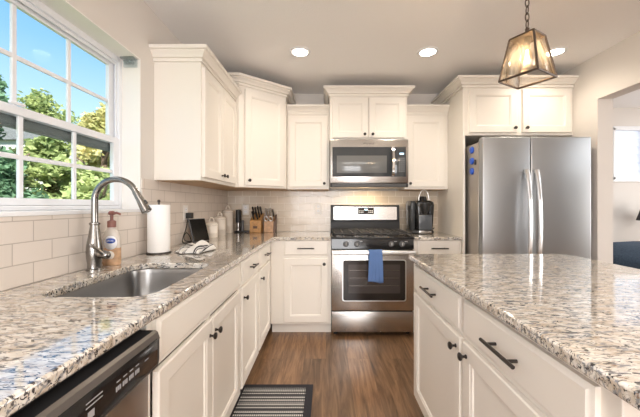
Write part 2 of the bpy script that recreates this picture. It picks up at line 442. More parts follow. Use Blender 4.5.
def sweep(bm, path, prof, z0):
    """moulding profile (out, up) along an XY path, mitred; out is to the right of travel"""
    P = [Vector((p[0], p[1])) for p in path]; n = len(P); off = []
    def nrm(a, b): d = (b-a).normalized(); return Vector((d.y, -d.x))
    for i in range(n):
        if i == 0: off.append(nrm(P[0], P[1]))
        elif i == n-1: off.append(nrm(P[-2], P[-1]))
        else:
            a, b = nrm(P[i-1], P[i]), nrm(P[i], P[i+1]); s = a+b
            off.append(s/(s.length_squared/2))
    rings = [[bm.verts.new((P[i].x+off[i].x*o, P[i].y+off[i].y*o, z0+h)) for o, h in prof] for i in range(n)]
    k = len(prof)
    bm.faces.new(rings[0]); bm.faces.new(rings[-1][::-1])
    for A, B in zip(rings, rings[1:]):
        for j in range(k): bm.faces.new((A[j], A[(j+1) % k], B[(j+1) % k], B[j]))

def link(name, bm, mat, parent=None, loc=(0, 0, 0), bevel=0.0, smooth=True, uv=None, solid=0.0):
    """bm holds world coordinates; origin goes to loc (or the parent root's location)"""
    origin = Vector(loc)
    if parent is not None:
        p = parent; origin = Vector((0, 0, 0))
        while p is not None: origin += p.location; p = p.parent
    bmesh.ops.recalc_face_normals(bm, faces=bm.faces)
    bmesh.ops.translate(bm, vec=-origin, verts=bm.verts)
    for f in bm.faces: f.smooth = smooth
    if smooth:
        for e in bm.edges:
            if len(e.link_faces) == 2 and e.calc_face_angle(0) > math.radians(34): e.smooth = False
    me = bpy.data.meshes.new(name); bm.to_mesh(me); bm.free()
    me.materials.append(mat)
    o = bpy.data.objects.new(name, me); COL.objects.link(o)
    if parent is None: o.location = origin
    else: o.parent = parent
    if solid:
        md = o.modifiers.new('thickness', 'SOLIDIFY'); md.thickness = solid; md.offset = 0
    if bevel:
        md = o.modifiers.new('edge', 'BEVEL'); md.width = bevel; md.segments = 2; md.limit_method = 'ANGLE'; md.angle_limit = math.radians(40)
    return o

def tag(o, label, cat, group=None):
    o['label'] = label; o['category'] = cat
    if group: o['group'] = group
    return o

def root(name, loc, label, cat, group=None):
    o = bpy.data.objects.new(name, None); COL.objects.link(o); o.location = loc; o.empty_display_size = 0.1
    return tag(o, label, cat, group)

def struct(name, bm, mat, **kw):
    o = link(name, bm, mat, **kw); o['kind'] = 'structure'; return o

def text(name, body, size, loc, rot, mat, parent, thick=0.0003):
    c = bpy.data.curves.new(name, 'FONT'); c.body = body; c.size = size; c.extrude = thick; c.align_x = 'CENTER'; c.align_y = 'CENTER'
    c.materials.append(mat)
    o = bpy.data.objects.new(name, c); COL.objects.link(o); o.parent = parent
    p = parent; org = Vector((0, 0, 0))
    while p is not None: org += p.location; p = p.parent
    dg_ = bpy.context.evaluated_depsgraph_get()
    me = bpy.data.meshes.new_from_object(o.evaluated_get(dg_))
    bpy.data.objects.remove(o)
    o = bpy.data.objects.new(name, me); COL.objects.link(o); o.parent = parent
    o.location = Vector(loc)-org; o.rotation_euler = rot
    return o

# oriented panel frame: O corner, u = width direction, n = outward normal, z up
class Fr:
    def __init__(s, O, u, n): s.O = Vector(O); s.u = Vector(u).normalized(); s.n = Vector(n).normalized()
    def p(s, a, b, c=0.0): return s.O+s.u*a+Vector((0, 0, 1))*b+s.n*c

def fbox(bm, F, a0, a1, b0, b1, c0, c1):
    vs = [bm.verts.new(F.p(a, b, c)) for a, b, c in ((a0,b0,c0),(a1,b0,c0),(a1,b0,c1),(a0,b0,c1),(a0,b1,c0),(a1,b1,c0),(a1,b1,c1),(a0,b1,c1))]
    for q in ((3,2,1,0),(4,5,6,7),(0,1,5,4),(1,2,6,5),(2,3,7,6),(3,0,4,7)): bm.faces.new([vs[i] for i in q])

def ring_faces(bm, R1, R2):
    n = len(R1)
    for i in range(n): bm.faces.new((R1[i], R1[(i+1) % n], R2[(i+1) % n], R2[i]))

def rect_ring(bm, F, a0, a1, b0, b1, c, ins=0.0):
    return [bm.verts.new(F.p(a, b, c)) for a, b in ((a0+ins, b0+ins), (a1-ins, b0+ins), (a1-ins, b1-ins), (a0+ins, b1-ins))]

T = 0.020
def shaker(F, a0, a1, b0, b1, rail=0.058):
    bm = BM()
    R = [rect_ring(bm, F, a0, a1, b0, b1, 0), rect_ring(bm, F, a0, a1, b0, b1, T-0.004), rect_ring(bm, F, a0, a1, b0, b1, T, 0.004),
         rect_ring(bm, F, a0, a1, b0, b1, T, rail), rect_ring(bm, F, a0, a1, b0, b1, T-0.004, rail+0.004), rect_ring(bm, F, a0, a1, b0, b1, T-0.006, rail+0.010), rect_ring(bm, F, a0, a1, b0, b1, T-0.011, rail+0.013)]
    for x, y in zip(R, R[1:]): ring_faces(bm, x, y)
    bm.faces.new(R[0][::-1]); bm.faces.new(R[-1])
    return bm

def slab_front(F, a0, a1, b0, b1):
    bm = BM()
    R = [rect_ring(bm, F, a0, a1, b0, b1, 0), rect_ring(bm, F, a0, a1, b0, b1, T-0.008), rect_ring(bm, F, a0, a1, b0, b1, T-0.006, 0.006), rect_ring(bm, F, a0, a1, b0, b1, T, 0.013)]
    for x, y in zip(R, R[1:]): ring_faces(bm, x, y)
    bm.faces.new(R[0][::-1]); bm.faces.new(R[-1])
    return bm

def knob(F, a, b, parent):
    bm = BM()
    lathe(bm, F.p(a, b, T), [(0.0075, 0), (0.0075, 0.003), (0.0045, 0.006), (0.0045, 0.014), (0.011, 0.018), (0.0145, 0.022), (0.0145, 0.026), (0.011, 0.029), (0, 0.0305)], 18, F.n)
    return link('knob', bm, M['bronze'], parent)

def pull(F, a, b, parent, L=0.16):
    bm = BM()
    cyl(bm, F.p(a-L/2, b, T+0.030), F.p(a+L/2, b, T+0.030), 0.0058, seg=12)
    for s in (-1, 1): cyl(bm, F.p(a+s*L*0.31, b, T), F.p(a+s*L*0.31, b, T+0.030), 0.0048, seg=10)
    return link('handle', bm, M['bronze'], parent)

def door(F, a0, a1, b0, b1, parent, kn=None, rail=0.058):
    d = link('door', shaker(F, a0, a1, b0, b1, rail), M['cab'], parent)
    if kn: knob(F, kn[0], kn[1], d)
    return d
def drawer(F, a0, a1, b0, b1, parent, h=True, name='drawer', L=0.16):
    d = link(name, slab_front(F, a0, a1, b0, b1), M['cab'], parent)
    if h: pull(F, (a0+a1)/2, (b0+b1)/2, d, L)
    return d

CROWN = [(0.0, 0.0), (0.012, 0.0), (0.012, 0.016), (0.007, 0.018), (0.007, 0.023), (0.020, 0.026), (0.021, 0.033), (0.029, 0.044), (0.044, 0.057), (0.044, 0.062), (0.060, 0.065), (0.060, 0.086), (0.0, 0.086)]
def crown(path, z0, parent, k=1.0):
    bm = BM(); sweep(bm, path, [(o*k, h) for o, h in CROWN], z0)
    return link('crown_molding', bm, M['cab'], parent)

# ------------------------------------------------------------------ setting
XL, YB, XR, HC = -1.12, 3.446, 2.265, 2.466
WY0, WY1, WZ0, WZ1 = 0.60, 1.845, 1.187, 2.092     # kitchen window opening
bm = BM(); box(bm, XL-0.15, 6.2, -3.6, 4.1, -0.06, 0.0); struct('floor', bm, M['floor'])
bm = BM(); box(bm, XL-0.15, 6.2, -3.6, 4.1, HC, HC+0.08); struct('ceiling', bm, M['ceil'])
bm = BM()
x0 = XL-0.17
box(bm, x0, XL, -3.6, WY0, 0, HC); box(bm, x0, XL, WY1, YB+0.12, 0, HC)
box(bm, x0, XL, WY0, WY1, 0, WZ0-0.02); box(bm, x0, XL, WY0, WY1, WZ1, HC)
wall_left = struct('wall_left', bm, M['wall'])
bm = BM(); box(bm, XL, XR, YB, YB+0.12, 0, HC); wall_back = struct('wall_back', bm, M['wall'])
JY = 2.543; TH = 0.128
bm = BM()
box(bm, XR, XR+TH, JY, 3.95, 0, HC); box(bm, XR, XR+TH, -3.6, -0.9, 0, HC); box(bm, XR, XR+TH, -0.9, JY, 2.095, HC)
struct('wall_right', bm, M['wall'])
bm = BM(); box(bm, XL-0.17, 6.2, -3.72, -3.6, 0, HC); struct('wall_rear', bm, M['wall'])
# side room beyond the opening
FX0, FX1, FZ0, FZ1 = 3.73, 4.75, 1.54, 2.205
bm = BM()
box(bm, XR+TH, FX0, 3.95, 4.07, 0, HC); box(bm, FX1, 6.2, 3.95, 4.07, 0, HC); box(bm, FX0, FX1, 3.95, 4.07, 0, FZ0); box(bm, FX0, FX1, 3.95, 4.07, FZ1, HC)
struct('wall_side_room', bm, M['wall'])
bm = BM(); box(bm, 6.2, 6.3, -3.6, 4.07, 0, HC); struct('wall_side_room_far', bm, M['wall'])
# backsplash tiles
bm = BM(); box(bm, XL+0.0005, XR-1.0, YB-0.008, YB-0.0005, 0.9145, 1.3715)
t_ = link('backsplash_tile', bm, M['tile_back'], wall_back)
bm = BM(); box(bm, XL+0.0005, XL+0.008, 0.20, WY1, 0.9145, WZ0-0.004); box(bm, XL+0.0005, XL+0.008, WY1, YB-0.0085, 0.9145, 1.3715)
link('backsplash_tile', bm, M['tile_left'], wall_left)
# tiled return strip on the jamb and a white window stool
bm = BM(); box(bm, XL-0.11, XL+0.012, WY0+0.001, WY1-0.001, WZ0-0.018, WZ0, 0.003)
trim = struct('trim_1', bm, M['white'])

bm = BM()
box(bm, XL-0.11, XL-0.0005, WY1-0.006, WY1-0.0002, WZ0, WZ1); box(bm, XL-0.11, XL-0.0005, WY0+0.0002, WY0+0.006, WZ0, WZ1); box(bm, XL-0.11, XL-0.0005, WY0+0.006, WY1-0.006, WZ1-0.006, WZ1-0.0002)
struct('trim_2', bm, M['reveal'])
# ---- window 1
win = bpy.data.objects.new('window_1', None); COL.objects.link(win); win.location = (XL-0.12, (WY0+WY1)/2, WZ0); win['kind'] = 'structure'
def rect_frame(bm, x0, x1, y0, y1, z0, z1, wl_, wr_, wb, wt):
    box(bm, x0, x1, y0, y0+wl_, z0, z1); box(bm, x0, x1, y1-wr_, y1, z0, z1)
    box(bm, x0, x1, y0+wl_, y1-wr_, z0, z0+wb); box(bm, x0, x1, y0+wl_, y1-wr_, z1-wt, z1)
fx = XL-0.11
bm = BM(); rect_frame(bm, fx-0.055, fx, WY0, WY1, WZ0, WZ1, 0.03, 0.03, 0.02, 0.035)
rect_frame(bm, fx-0.02, fx-0.012, WY0+0.03, WY1-0.03, WZ0+0.02, WZ1-0.035, 0.012, 0.012, 0.006, 0.018)
link('frame', bm, M['sash'], win, bevel=0.003)
iy0, iy1 = WY0+0.030, WY1-0.030
zm = 1.600
def sash(name, xa, xb, z0, z1, rb, rt, nz):
    bm = BM(); st = 0.044
    rect_frame(bm, xa, xb, iy0, iy1, z0, z1, st, st, rb, rt)
    gy0, gy1, gz0, gz1 = iy0+st, iy1-st, z0+rb, z1-rt
    xm = (xa+xb)/2
    pitch = 0.266
    k = gy1-pitch
    while k > gy0+0.05:
        box(bm, xm-0.006, xm+0.006, k-0.010, k+0.010, gz0, gz1); k -= pitch
    for i in range(1, nz):
        z = gz0+(gz1-gz0)*i/nz; box(bm, xm-0.0055, xm+0.0055, gy0, gy1, z-0.010, z+0.010)
    o = link(name, bm, M['sash'], win, bevel=0.0025)
    bm = BM(); box(bm, xm-0.002, xm+0.002, gy0-0.004, gy1+0.004, gz0-0.004, gz1+0.004)
    link('glass_pane', bm, M['pane'], o)
    return o
us = sash('upper_sash', fx-0.052, fx-0.030, zm-0.03, WZ1-0.036, 0.036, 0.032, 2)
bm = BM(); box(bm, fx-0.054, fx-0.032, iy0, iy1, zm-0.066, zm-0.0305, 0.002); box(bm, fx-0.050, fx-0.036, iy0, iy1, zm-0.078, zm-0.066); link('dark_strip', bm, M['stripgrey'], us)  # dark grey strip below the meeting rail
ls = sash('lower_sash', fx-0.026, fx-0.002, WZ0+0.021, zm+0.006, 0.03, 0.036, 2)
bm = BM(); box(bm, fx-0.002, fx+0.012, 1.18, 1.24, zm+0.006, zm+0.018, 0.003); link('sash_lock', bm, M['sash'], ls)
# blind bracket left in the corner of the opening
br = root('blind_bracket', (XL-0.02, WY1-0.02, WZ1), 'clear plastic blind bracket fixed high in the corner of the window recess', 'bracket')
bm = BM(); box(bm, XL-0.095, XL-0.015, WY1-0.018, WY1-0.0065, WZ1-0.055, WZ1-0.0065, 0.002)
box(bm, XL-0.095, XL-0.015, WY1-0.05, WY1-0.018, WZ1-0.018, WZ1-0.0065, 0.002); link('plate', bm, M['clear'], br)
bm = BM(); tube(bm, [(XL-0.08+0.055*i/14, WY1-0.034+0.006*math.sin(i*1.6), WZ1-0.034+0.010*math.cos(i*1.6)) for i in range(15)], 0.006, 8); link('clip', bm, M['clear'], br)

# ---- window 2 (side room, louvred)
w2 = bpy.data.objects.new('window_2', None); COL.objects.link(w2); w2.location = ((FX0+FX1)/2, 3.95, FZ0); w2['kind'] = 'structure'
bm = BM()
for a in ((FX0-0.03, FX1+0.03, FZ0-0.03, FZ0+0.03), (FX0-0.03, FX1+0.03, FZ1-0.03, FZ1+0.02)): box(bm, a[0], a[1], 3.925, 3.99, a[2], a[3])
for a in (FX0-0.03, FX1): box(bm, a, a+0.03, 3.925, 3.99, FZ0, FZ1)
for a in (FX0+0.36, FX0+0.70): box(bm, a, a+0.05, 3.93, 3.98, FZ0+0.03, FZ1-0.03)
link('frame', bm, M['white'], w2, bevel=0.003)
bm = BM()
for i in range(6):
    z = FZ0+0.03+0.1*i
    extr(bm, [(3.962, z), (3.975, z), (3.99, z+0.112), (3.977, z+0.112)], lambda p, t: (t, p[0], p[1]), FX0, FX1)
link('louver_panel', bm, M['louver'], w2)
bm = BM(); box(bm, FX0, FX1, 4.02, 4.026, FZ0, FZ1); link('glass_pane', bm, M['pane'], w2)

# ------------------------------------------------------------------ base cabinets
ZT, ZC = 0.883, 0.914
XF = -0.515                       # left run face frame
FL = lambda y: Fr((XF, y, 0), (0, 1, 0), (1, 0, 0))
def base_body(F, wdt, depth, parent, toe=True):
    bm = BM()
    fbox(bm, F, 0, wdt, 0.105, ZT, -depth, 0)
    if toe: fbox(bm, F, 0, wdt, 0.0, 0.105, -depth, -0.07)
    return link('body', bm, M['cab'], parent, bevel=0.0015)
Z_D0, Z_D1, Z_O0, Z_O1 = 0.742, 0.872, 0.118, 0.716

c = root('sink_base_cabinet', (XF-0.3, 1.32, 0), 'cream sink base cabinet under the sink with two doors and a long false front', 'cabinet')
F = FL(0.876)
bm = BM()
fbox(bm, F, 0, 0.909, 0.105, 0.125, -0.595, 0); fbox(bm, F, 0, 0.018, 0.125, ZT, -0.595, 0); fbox(bm, F, 0.891, 0.909, 0.125, ZT, -0.595, 0)
fbox(bm, F, 0.018, 0.891, 0.125, ZT, -0.595, -0.585); fbox(bm, F, 0.018, 0.891, 0.72, ZT, -0.02, 0); fbox(bm, F, 0.018, 0.891, 0.125, 0.16, -0.02, 0); fbox(bm, F, 0.43, 0.48, 0.16, 0.72, -0.02, 0)
fbox(bm, F, 0, 0.909, 0.0, 0.105, -0.595, -0.07)
link('body', bm, M['cab'], c, bevel=0.0015)
drawer(F, 0.028, 0.886, Z_D0, Z_D1, c, False, 'false_front')
door(F, 0.028, 0.455, Z_O0, Z_O1, c, (0.425, 0.652)); door(F, 0.460, 0.886, Z_O0, Z_O1, c, (0.490, 0.652))
for nm, y, lab in (('drawer_base_cabinet', 1.786, 'cream base cabinet with drawer and door, between sink cabinet and the corner cabinet unit'),
                   ('drawer_base_cabinet', 2.264, 'cream base cabinet with drawer and door, in the inside corner of the left run')):
    c = root(nm, (XF-0.3, y+0.24, 0), lab, 'cabinet')
    F = FL(y); wd = 0.477 if y < 2 else 0.566
    base_body(F, wd, 0.595, c)
    drawer(F, 0.022, 0.463, Z_D0, Z_D1, c, True, L=0.13); door(F, 0.022, 0.463, Z_O0, Z_O1, c, (0.055, 0.652))

YF = 2.833
FB = lambda x: Fr((x, YF, 0), (1, 0, 0), (0, -1, 0))
c = root('drawer_base_cabinet', (-0.2, YF+0.3, 0), 'cream base cabinet with one drawer and one door, immediately left of the range', 'cabinet')
F = FB(-0.5135); base_body(F, 0.5605, 0.60, c)
drawer(F, 0.1235, 0.533, Z_D0, Z_D1+0.01, c, True, L=0.155); door(F, 0.1235, 0.533, Z_O0+0.008, Z_O1, c, (0.497, 0.668))
c = root('drawer_base_cabinet', (1.03, YF+0.3, 0), 'cream base cabinet with drawer between the range and the refrigerator panel', 'cabinet')
F = FB(0.812); base_body(F, 0.442, 0.60, c)
drawer(F, 0.036, 0.424, Z_D0, Z_D1+0.01, c, True, L=0.155); door(F, 0.036, 0.424, Z_O0, Z_O1, c, (0.40, 0.66))

# island cabinets
XI = 0.533
for y0, y1, lab in ((1.163, 1.79, 'white island cabinet with drawer and door, at the end nearest the range'),
                    (0.5485, 1.161, 'white island cabinet with drawer and door, at the end nearest the camera')):
    c = root('island_cabinet', (XI+0.35, (y0+y1)/2, 0), lab, 'cabinet')
    F = Fr((XI, y1, 0), (0, -1, 0), (-1, 0, 0)); wd = y1-y0
    bm = BM(); fbox(bm, F, 0, wd, 0.100, ZT, -0.62, 0); fbox(bm, F, 0, wd, 0.0, 0.100, -0.62, -0.07)
    link('body', bm, M['cab'], c, bevel=0.0015)
    far = y0 > 1
    a0, a1 = (0.004, 0.618) if far else (0.010, 0.570)
    drawer(F, a0, a1, 0.722, 0.858, c, True, L=0.165); door(F, a0, a1, 0.100, 0.700, c, (0.585 if far else 0.045, 0.655))
c = root('island_back_panel', (1.30, 1.17, 0), 'white panel closing the seating side of the island under the counter', 'panel')
bm = BM(); box(bm, 1.155, 1.175, 0.5485, 1.79, 0, ZT); link('board', bm, M['cab'], c)

# ------------------------------------------------------------------ counters
sink_hole = rrect(-0.765, 1.27, 0.192, 0.283, 0.075)
bm = BM()
slab(bm, [(XL+0.0085, 0.20), (-0.485, 0.20), (-0.485, 2.792), (-0.476, 2.80), (0.046, 2.80), (0.046, YB-0.0085), (XL+0.0085, YB-0.0085)], [sink_hole], ZT+0.0005, ZC)
tag(link('countertop', bm, M['granite'], bevel=0.006), 'L-shaped speckled granite countertop running from the dishwasher to the range', 'countertop')
bm = BM(); slab(bm, [(0.8125, 2.80), (1.254, 2.80), (1.254, YB-0.0085), (0.8125, YB-0.0085)], [], ZT+0.0005, ZC)
tag(link('countertop', bm, M['granite'], bevel=0.006), 'small speckled granite countertop under the coffee maker', 'countertop')
bm = BM(); slab(bm, [(0.493, 0.28), (1.45, 0.28), (1.45, 1.83), (1.435, 1.85), (0.52, 1.85), (0.493, 1.825)], [], ZT+0.0005, ZC)
tag(link('island_countertop', bm, M['granite'], bevel=0.006), 'big polished granite countertop on the island', 'countertop')

# sink bowl
s_ = root('sink', (-0.765, 1.27, 0.68), 'stainless undermount sink bowl set into the granite counter', 'sink')
bm = BM()
def loop(g, z, r): return [bm.verts.new((p[0], p[1], z)) for p in rrect(-0.765, 1.27, 0.192+g, 0.283+g, r)]
rings = [loop(0.02, ZT-0.001, 0.09), loop(0.004, ZT-0.001, 0.08), loop(0.0, ZT-0.02, 0.078), loop(-0.008, 0.72, 0.07), loop(-0.02, 0.70, 0.06), loop(-0.05, 0.69, 0.04)]
for A, B in zip(rings, rings[1:]): ring_faces(bm, A, B)
bm.faces.new(rings[-1])
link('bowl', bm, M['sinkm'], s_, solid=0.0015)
bm = BM(); lathe(bm, (-0.80, 1.27, 0.691), [(0.045, 0), (0.045, 0.002), (0.03, 0.0), (0.0, -0.001)], 24); link('drain', bm, M['chrome'], s_)

# ------------------------------------------------------------------ dishwasher
dw = root('dishwasher', (-0.8, 0.565, 0), 'black-topped stainless dishwasher beside the sink cabinet under the counter', 'dishwasher')
bm = BM(); box(bm, -1.08, -0.53, 0.262, 0.872, 0.10, 0.865); box(bm, -1.08, -0.58, 0.262, 0.872, 0.0, 0.10); link('body', bm, M['blackm'], dw)
bm = BM(); box(bm, -0.53, -0.505, 0.264, 0.870, 0.11, 0.742, 0.004); link('door', bm, M['steel'], dw)
prof = [(-0.529, 0.744), (-0.492, 0.744), (-0.478, 0.752), (-0.474, 0.772), (-0.474, 0.828), (-0.480, 0.846), (-0.492, 0.853), (-0.529, 0.853)]
bm = BM(); extr(bm, prof, lambda p, t: (p[0], t, p[1]), 0.264, 0.870); cp = link('control_panel', bm, M['console'], dw, bevel=0.003)
bm = BM(); box(bm, -0.529, -0.489, 0.268, 0.866, 0.8535, 0.8545); link('gap_shade_strip', bm, M['gap_shade'], cp)  # black plate painting the shade in the gap above the console
bm = BM(); extr(bm, [(-0.489, 0.8525), (-0.481, 0.8478), (-0.4735, 0.830), (-0.4728, 0.8305), (-0.4795, 0.8495), (-0.488, 0.8548)], lambda p, t: (p[0], t, p[1]), 0.265, 0.869); link('rim_highlight', bm, M['rim'], cp)  # lighter strip, a painted highlight along the console's upper edge
bm = BM(); box(bm, -0.4745, -0.4725, 0.33, 0.855, 0.765, 0.836, 0.0008); link('display_lens', bm, M['black'], cp)
bm = BM()
for y in (0.686, 0.709, 0.732, 0.755):
    for k_ in range(3): box(bm, -0.4725, -0.472, y+0.006*k_, y+0.006*k_+0.0045, 0.788+0.001*(k_%2), 0.799)
    box(bm, -0.4725, -0.472, y+0.002, y+0.015, 0.808, 0.8105)
for z in (0.806, 0.815): box(bm, -0.4725, -0.472, 0.60, 0.645, z, z+0.0025)
box(bm, -0.4725, -0.472, 0.605, 0.622, 0.782, 0.797); box(bm, -0.4725, -0.472, 0.795, 0.812, 0.802, 0.804)
link('lettering', bm, M['greyp2'], cp)['kind'] = 'stuff'

# ------------------------------------------------------------------ wall cabinets
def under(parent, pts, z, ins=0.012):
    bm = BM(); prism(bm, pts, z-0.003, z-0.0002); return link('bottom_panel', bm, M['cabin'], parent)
ZU = 1.372
# left wall
c = root('wall_cabinet', (-0.97, 2.36, ZU), 'cream two-door wall cabinet on the window wall, white end panel facing out', 'cabinet')
bm = BM(); box(bm, XL+0.0005, -0.815, 1.985, 2.733, ZU, 2.152); link('body', bm, M['cab'], c, bevel=0.0015)
F = Fr((-0.815, 1.985, 0), (0, 1, 0), (1, 0, 0))
door(F, 0.022, 0.377, ZU+0.022, 2.118, c, (0.345, ZU+0.062)); door(F, 0.382, 0.735, ZU+0.022, 2.118, c, (0.414, ZU+0.062))
crown([(XL+0.0005, 1.985), (-0.815, 1.985), (-0.815, 2.733)], 2.140, c)
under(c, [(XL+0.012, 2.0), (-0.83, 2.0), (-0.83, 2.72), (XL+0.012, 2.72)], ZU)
# diagonal corner
c = root('corner_wall_cabinet', (-0.85, 3.15, ZU), 'tall cream diagonal corner wall cabinet with a single door above the knife blocks', 'cabinet')
D0, D1 = (-0.780, 2.735), (-0.400, 3.050)
poly = [(XL+0.0005, 2.735), D0, D1, (-0.400, YB-0.0005), (XL+0.0005, YB-0.0005)]
bm = BM(); prism(bm, poly, ZU, 2.305); link('body', bm, M['cab'], c, bevel=0.0015)
du = Vector((D1[0]-D0[0], D1[1]-D0[1], 0)); Ld = du.length; du.normalize()
F = Fr((D0[0], D0[1], 0), du, (du.y, -du.x, 0))
door(F, 0.052, Ld-0.028, ZU+0.018, 2.262, c, (0.085, ZU+0.062))
crown([(XL+0.0005, 2.735), D0, D1, (-0.400, YB-0.0005)], 2.287, c)
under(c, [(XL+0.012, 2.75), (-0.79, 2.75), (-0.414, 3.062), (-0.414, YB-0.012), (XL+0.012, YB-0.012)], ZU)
# back wall, left of the microwave
YU = 3.141
def upper(x0, x1, lab, kn, dx=(0.018, 0.02)):
    c = root('wall_cabinet', ((x0+x1)/2, 3.29, ZU), lab, 'cabinet')
    bm = BM(); box(bm, x0, x1, YU, YB-0.0005, ZU, 2.150); link('body', bm, M['cab'], c, bevel=0.0015)
    F = Fr((x0, YU, 0), (1, 0, 0), (0, -1, 0)); wd = x1-x0
    door(F, dx[0], wd-dx[1], ZU+0.022, 2.118, c, (kn(wd), ZU+0.058))
    crown([(x0+0.0005, YU), (x1-0.0005, YU)], 2.140, c)
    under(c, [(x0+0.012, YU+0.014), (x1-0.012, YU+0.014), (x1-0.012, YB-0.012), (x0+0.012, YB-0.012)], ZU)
    return c
upper(-0.398, 0.0345, 'cream single-door wall cabinet between the corner cabinet and the microwave', lambda w_: w_-0.052)
upper(0.8075, 1.254, 'cream single-door wall cabinet right of the microwave, above the coffee maker', lambda w_: 0.052, (0.022, 0.035))
# above the microwave
YM = 3.026
c = root('wall_cabinet', (0.42, 3.23, 1.85), 'short cream two-door wall cabinet directly above the microwave', 'cabinet')
bm = BM(); box(bm, 0.036, 0.806, YM, YB-0.0005, 1.853, 2.305); link('body', bm, M['cab'], c, bevel=0.0015)
F = Fr((0.036, YM, 0), (1, 0, 0), (0, -1, 0))
door(F, 0.026, 0.381, 1.872, 2.272, c, (0.345, 1.905)); door(F, 0.387, 0.744, 1.872, 2.272, c, (0.423, 1.905))
crown([(0.036, YB-0.0005), (0.036, YM), (0.806, YM), (0.806, YB-0.0005)], 2.287, c)
# refrigerator surround
YR = 2.80
c = root('refrigerator_surround_cabinet', (1.26, 3.1, 0), 'tall cream surround with side panel and two-door cabinet above the refrigerator', 'cabinet')
bm = BM(); box(bm, 1.256, 1.278, YR, YB-0.009, 0, 1.848); link('side_panel', bm, M['cab'], c, bevel=0.0015)
bm = BM(); box(bm, 1.256, XR-0.0005, YR, YB-0.009, 1.849, 2.305); link('body', bm, M['cab'], c, bevel=0.0015)
F = Fr((1.256, YR, 0), (1, 0, 0), (0, -1, 0))
door(F, 0.052, 0.490, 1.872, 2.272, c, (0.462, 1.912)); door(F, 0.540, 0.985, 1.872, 2.272, c, (0.569, 1.912))
crown([(1.256, YB-0.009), (1.256, YR), (XR-0.0005, YR)], 2.287, c, 1.22)

# ------------------------------------------------------------------ range
RX0, RX1, RC = 0.049, 0.809, 0.430
r = root('gas_range', (RC, 3.1, 0), 'stainless gas range with black cooktop and oven window between the base cabinets', 'range')
bm = BM(); box(bm, RX0, RX1, 2.845, YB-0.012, 0.035, 0.905); link('body', bm, M['blackm'], r)
for x in (RX0+0.04, RX1-0.04):
    for y in (2.88, 3.36): bm = BM(); cyl(bm, (x, y, 0.0), (x, y, 0.036), 0.018, seg=14); link('foot', bm, M['blackm'], r)
bm = BM(); box(bm, RX0+0.004, RX1-0.004, 2.806, 2.843, 0.040, 0.228, 0.004); link('storage_drawer', bm, M['steel'], r)
# oven door with rounded window opening
bm = BM(); box(bm, RX0+0.002, RX1-0.002, 2.800, 2.843, 0.240, 0.796, 0.005); od = link('oven_door', bm, M['steel'], r)
def rr_plate(bm, x0, x1, z0, z1, rad, ya, yb):
    pts = rrect((x0+x1)/2, (z0+z1)/2, (x1-x0)/2, (z1-z0)/2, rad, 6)
    extr(bm, pts, lambda p, t: (p[0], t, p[1]), ya, yb)
bm = BM(); rr_plate(bm, 0.148, 0.737, 0.325, 0.708, 0.022, 2.797, 2.7999); link('window_trim', bm, M['silver'], od)
bm = BM(); rr_plate(bm, 0.158, 0.727, 0.335, 0.702, 0.018, 2.7945, 2.7968); link('window_glass', bm, M['darkglass'], od)
bm = BM(); rr_plate(bm, 0.205, 0.68, 0.40, 0.665, 0.006, 2.7938, 2.7944)
link('inner_window', bm, M['oveninner'], od)
bm = BM()
for z in (0.47, 0.54, 0.61): box(bm, 0.215, 0.67, 2.7934, 2.7937, z, z+0.0025)
link('oven_rack', bm, M['nickel'], od)
# handle bar
HY, HZ = 2.742, 0.778
bm = BM(); 
hp = rrect(0, 0, 0.011, 0.019, 0.009, 4)
extr(bm, hp, lambda p, t: (t, HY+p[0], HZ+p[1]), RX0+0.012, RX1-0.004)
for x in (RX0+0.03, RX1-0.03): box(bm, x-0.014, x+0.014, HY, 2.800, HZ-0.012, HZ+0.012)
link('handle', bm, M['silver'], od)
# sloped control panel with four knobs
cpp = [(2.843, 0.805), (2.803, 0.805), (2.812, 0.898), (2.843, 0.898)]
bm = BM(); extr(bm, cpp, lambda p, t: (t, p[0], p[1]), RX0, RX1); cpn = link('control_panel', bm, M['black'], r, bevel=0.003)
nv = Vector((0, -0.995, 0.097)).normalized()
for x in (0.183, 0.283, 0.601, 0.699):
    bm = BM(); k0 = Vector((x, 2.8075, 0.85))
    lathe(bm, k0, [(0.026, 0.0), (0.026, 0.004), (0.021, 0.006), (0.019, 0.024), (0.016, 0.028), (0, 0.028)], 24, nv)
    kb = link('control_knob', bm, M['greyp'], cpn)
    bm = BM(); cyl(bm, k0+nv*0.028+Vector((0, 0, -0.014)), k0+nv*0.029+Vector((0, 0, 0.014)), 0.0035, seg=8); link('pointer', bm, M['silver'], kb)
bm = BM()
for x in (0.183, 0.283, 0.601, 0.699): box(bm, x+0.026, x+0.052, 2.8065, 2.8095, 0.872, 0.876)
link('lettering', bm, M['legend'], cpn)['kind'] = 'stuff'
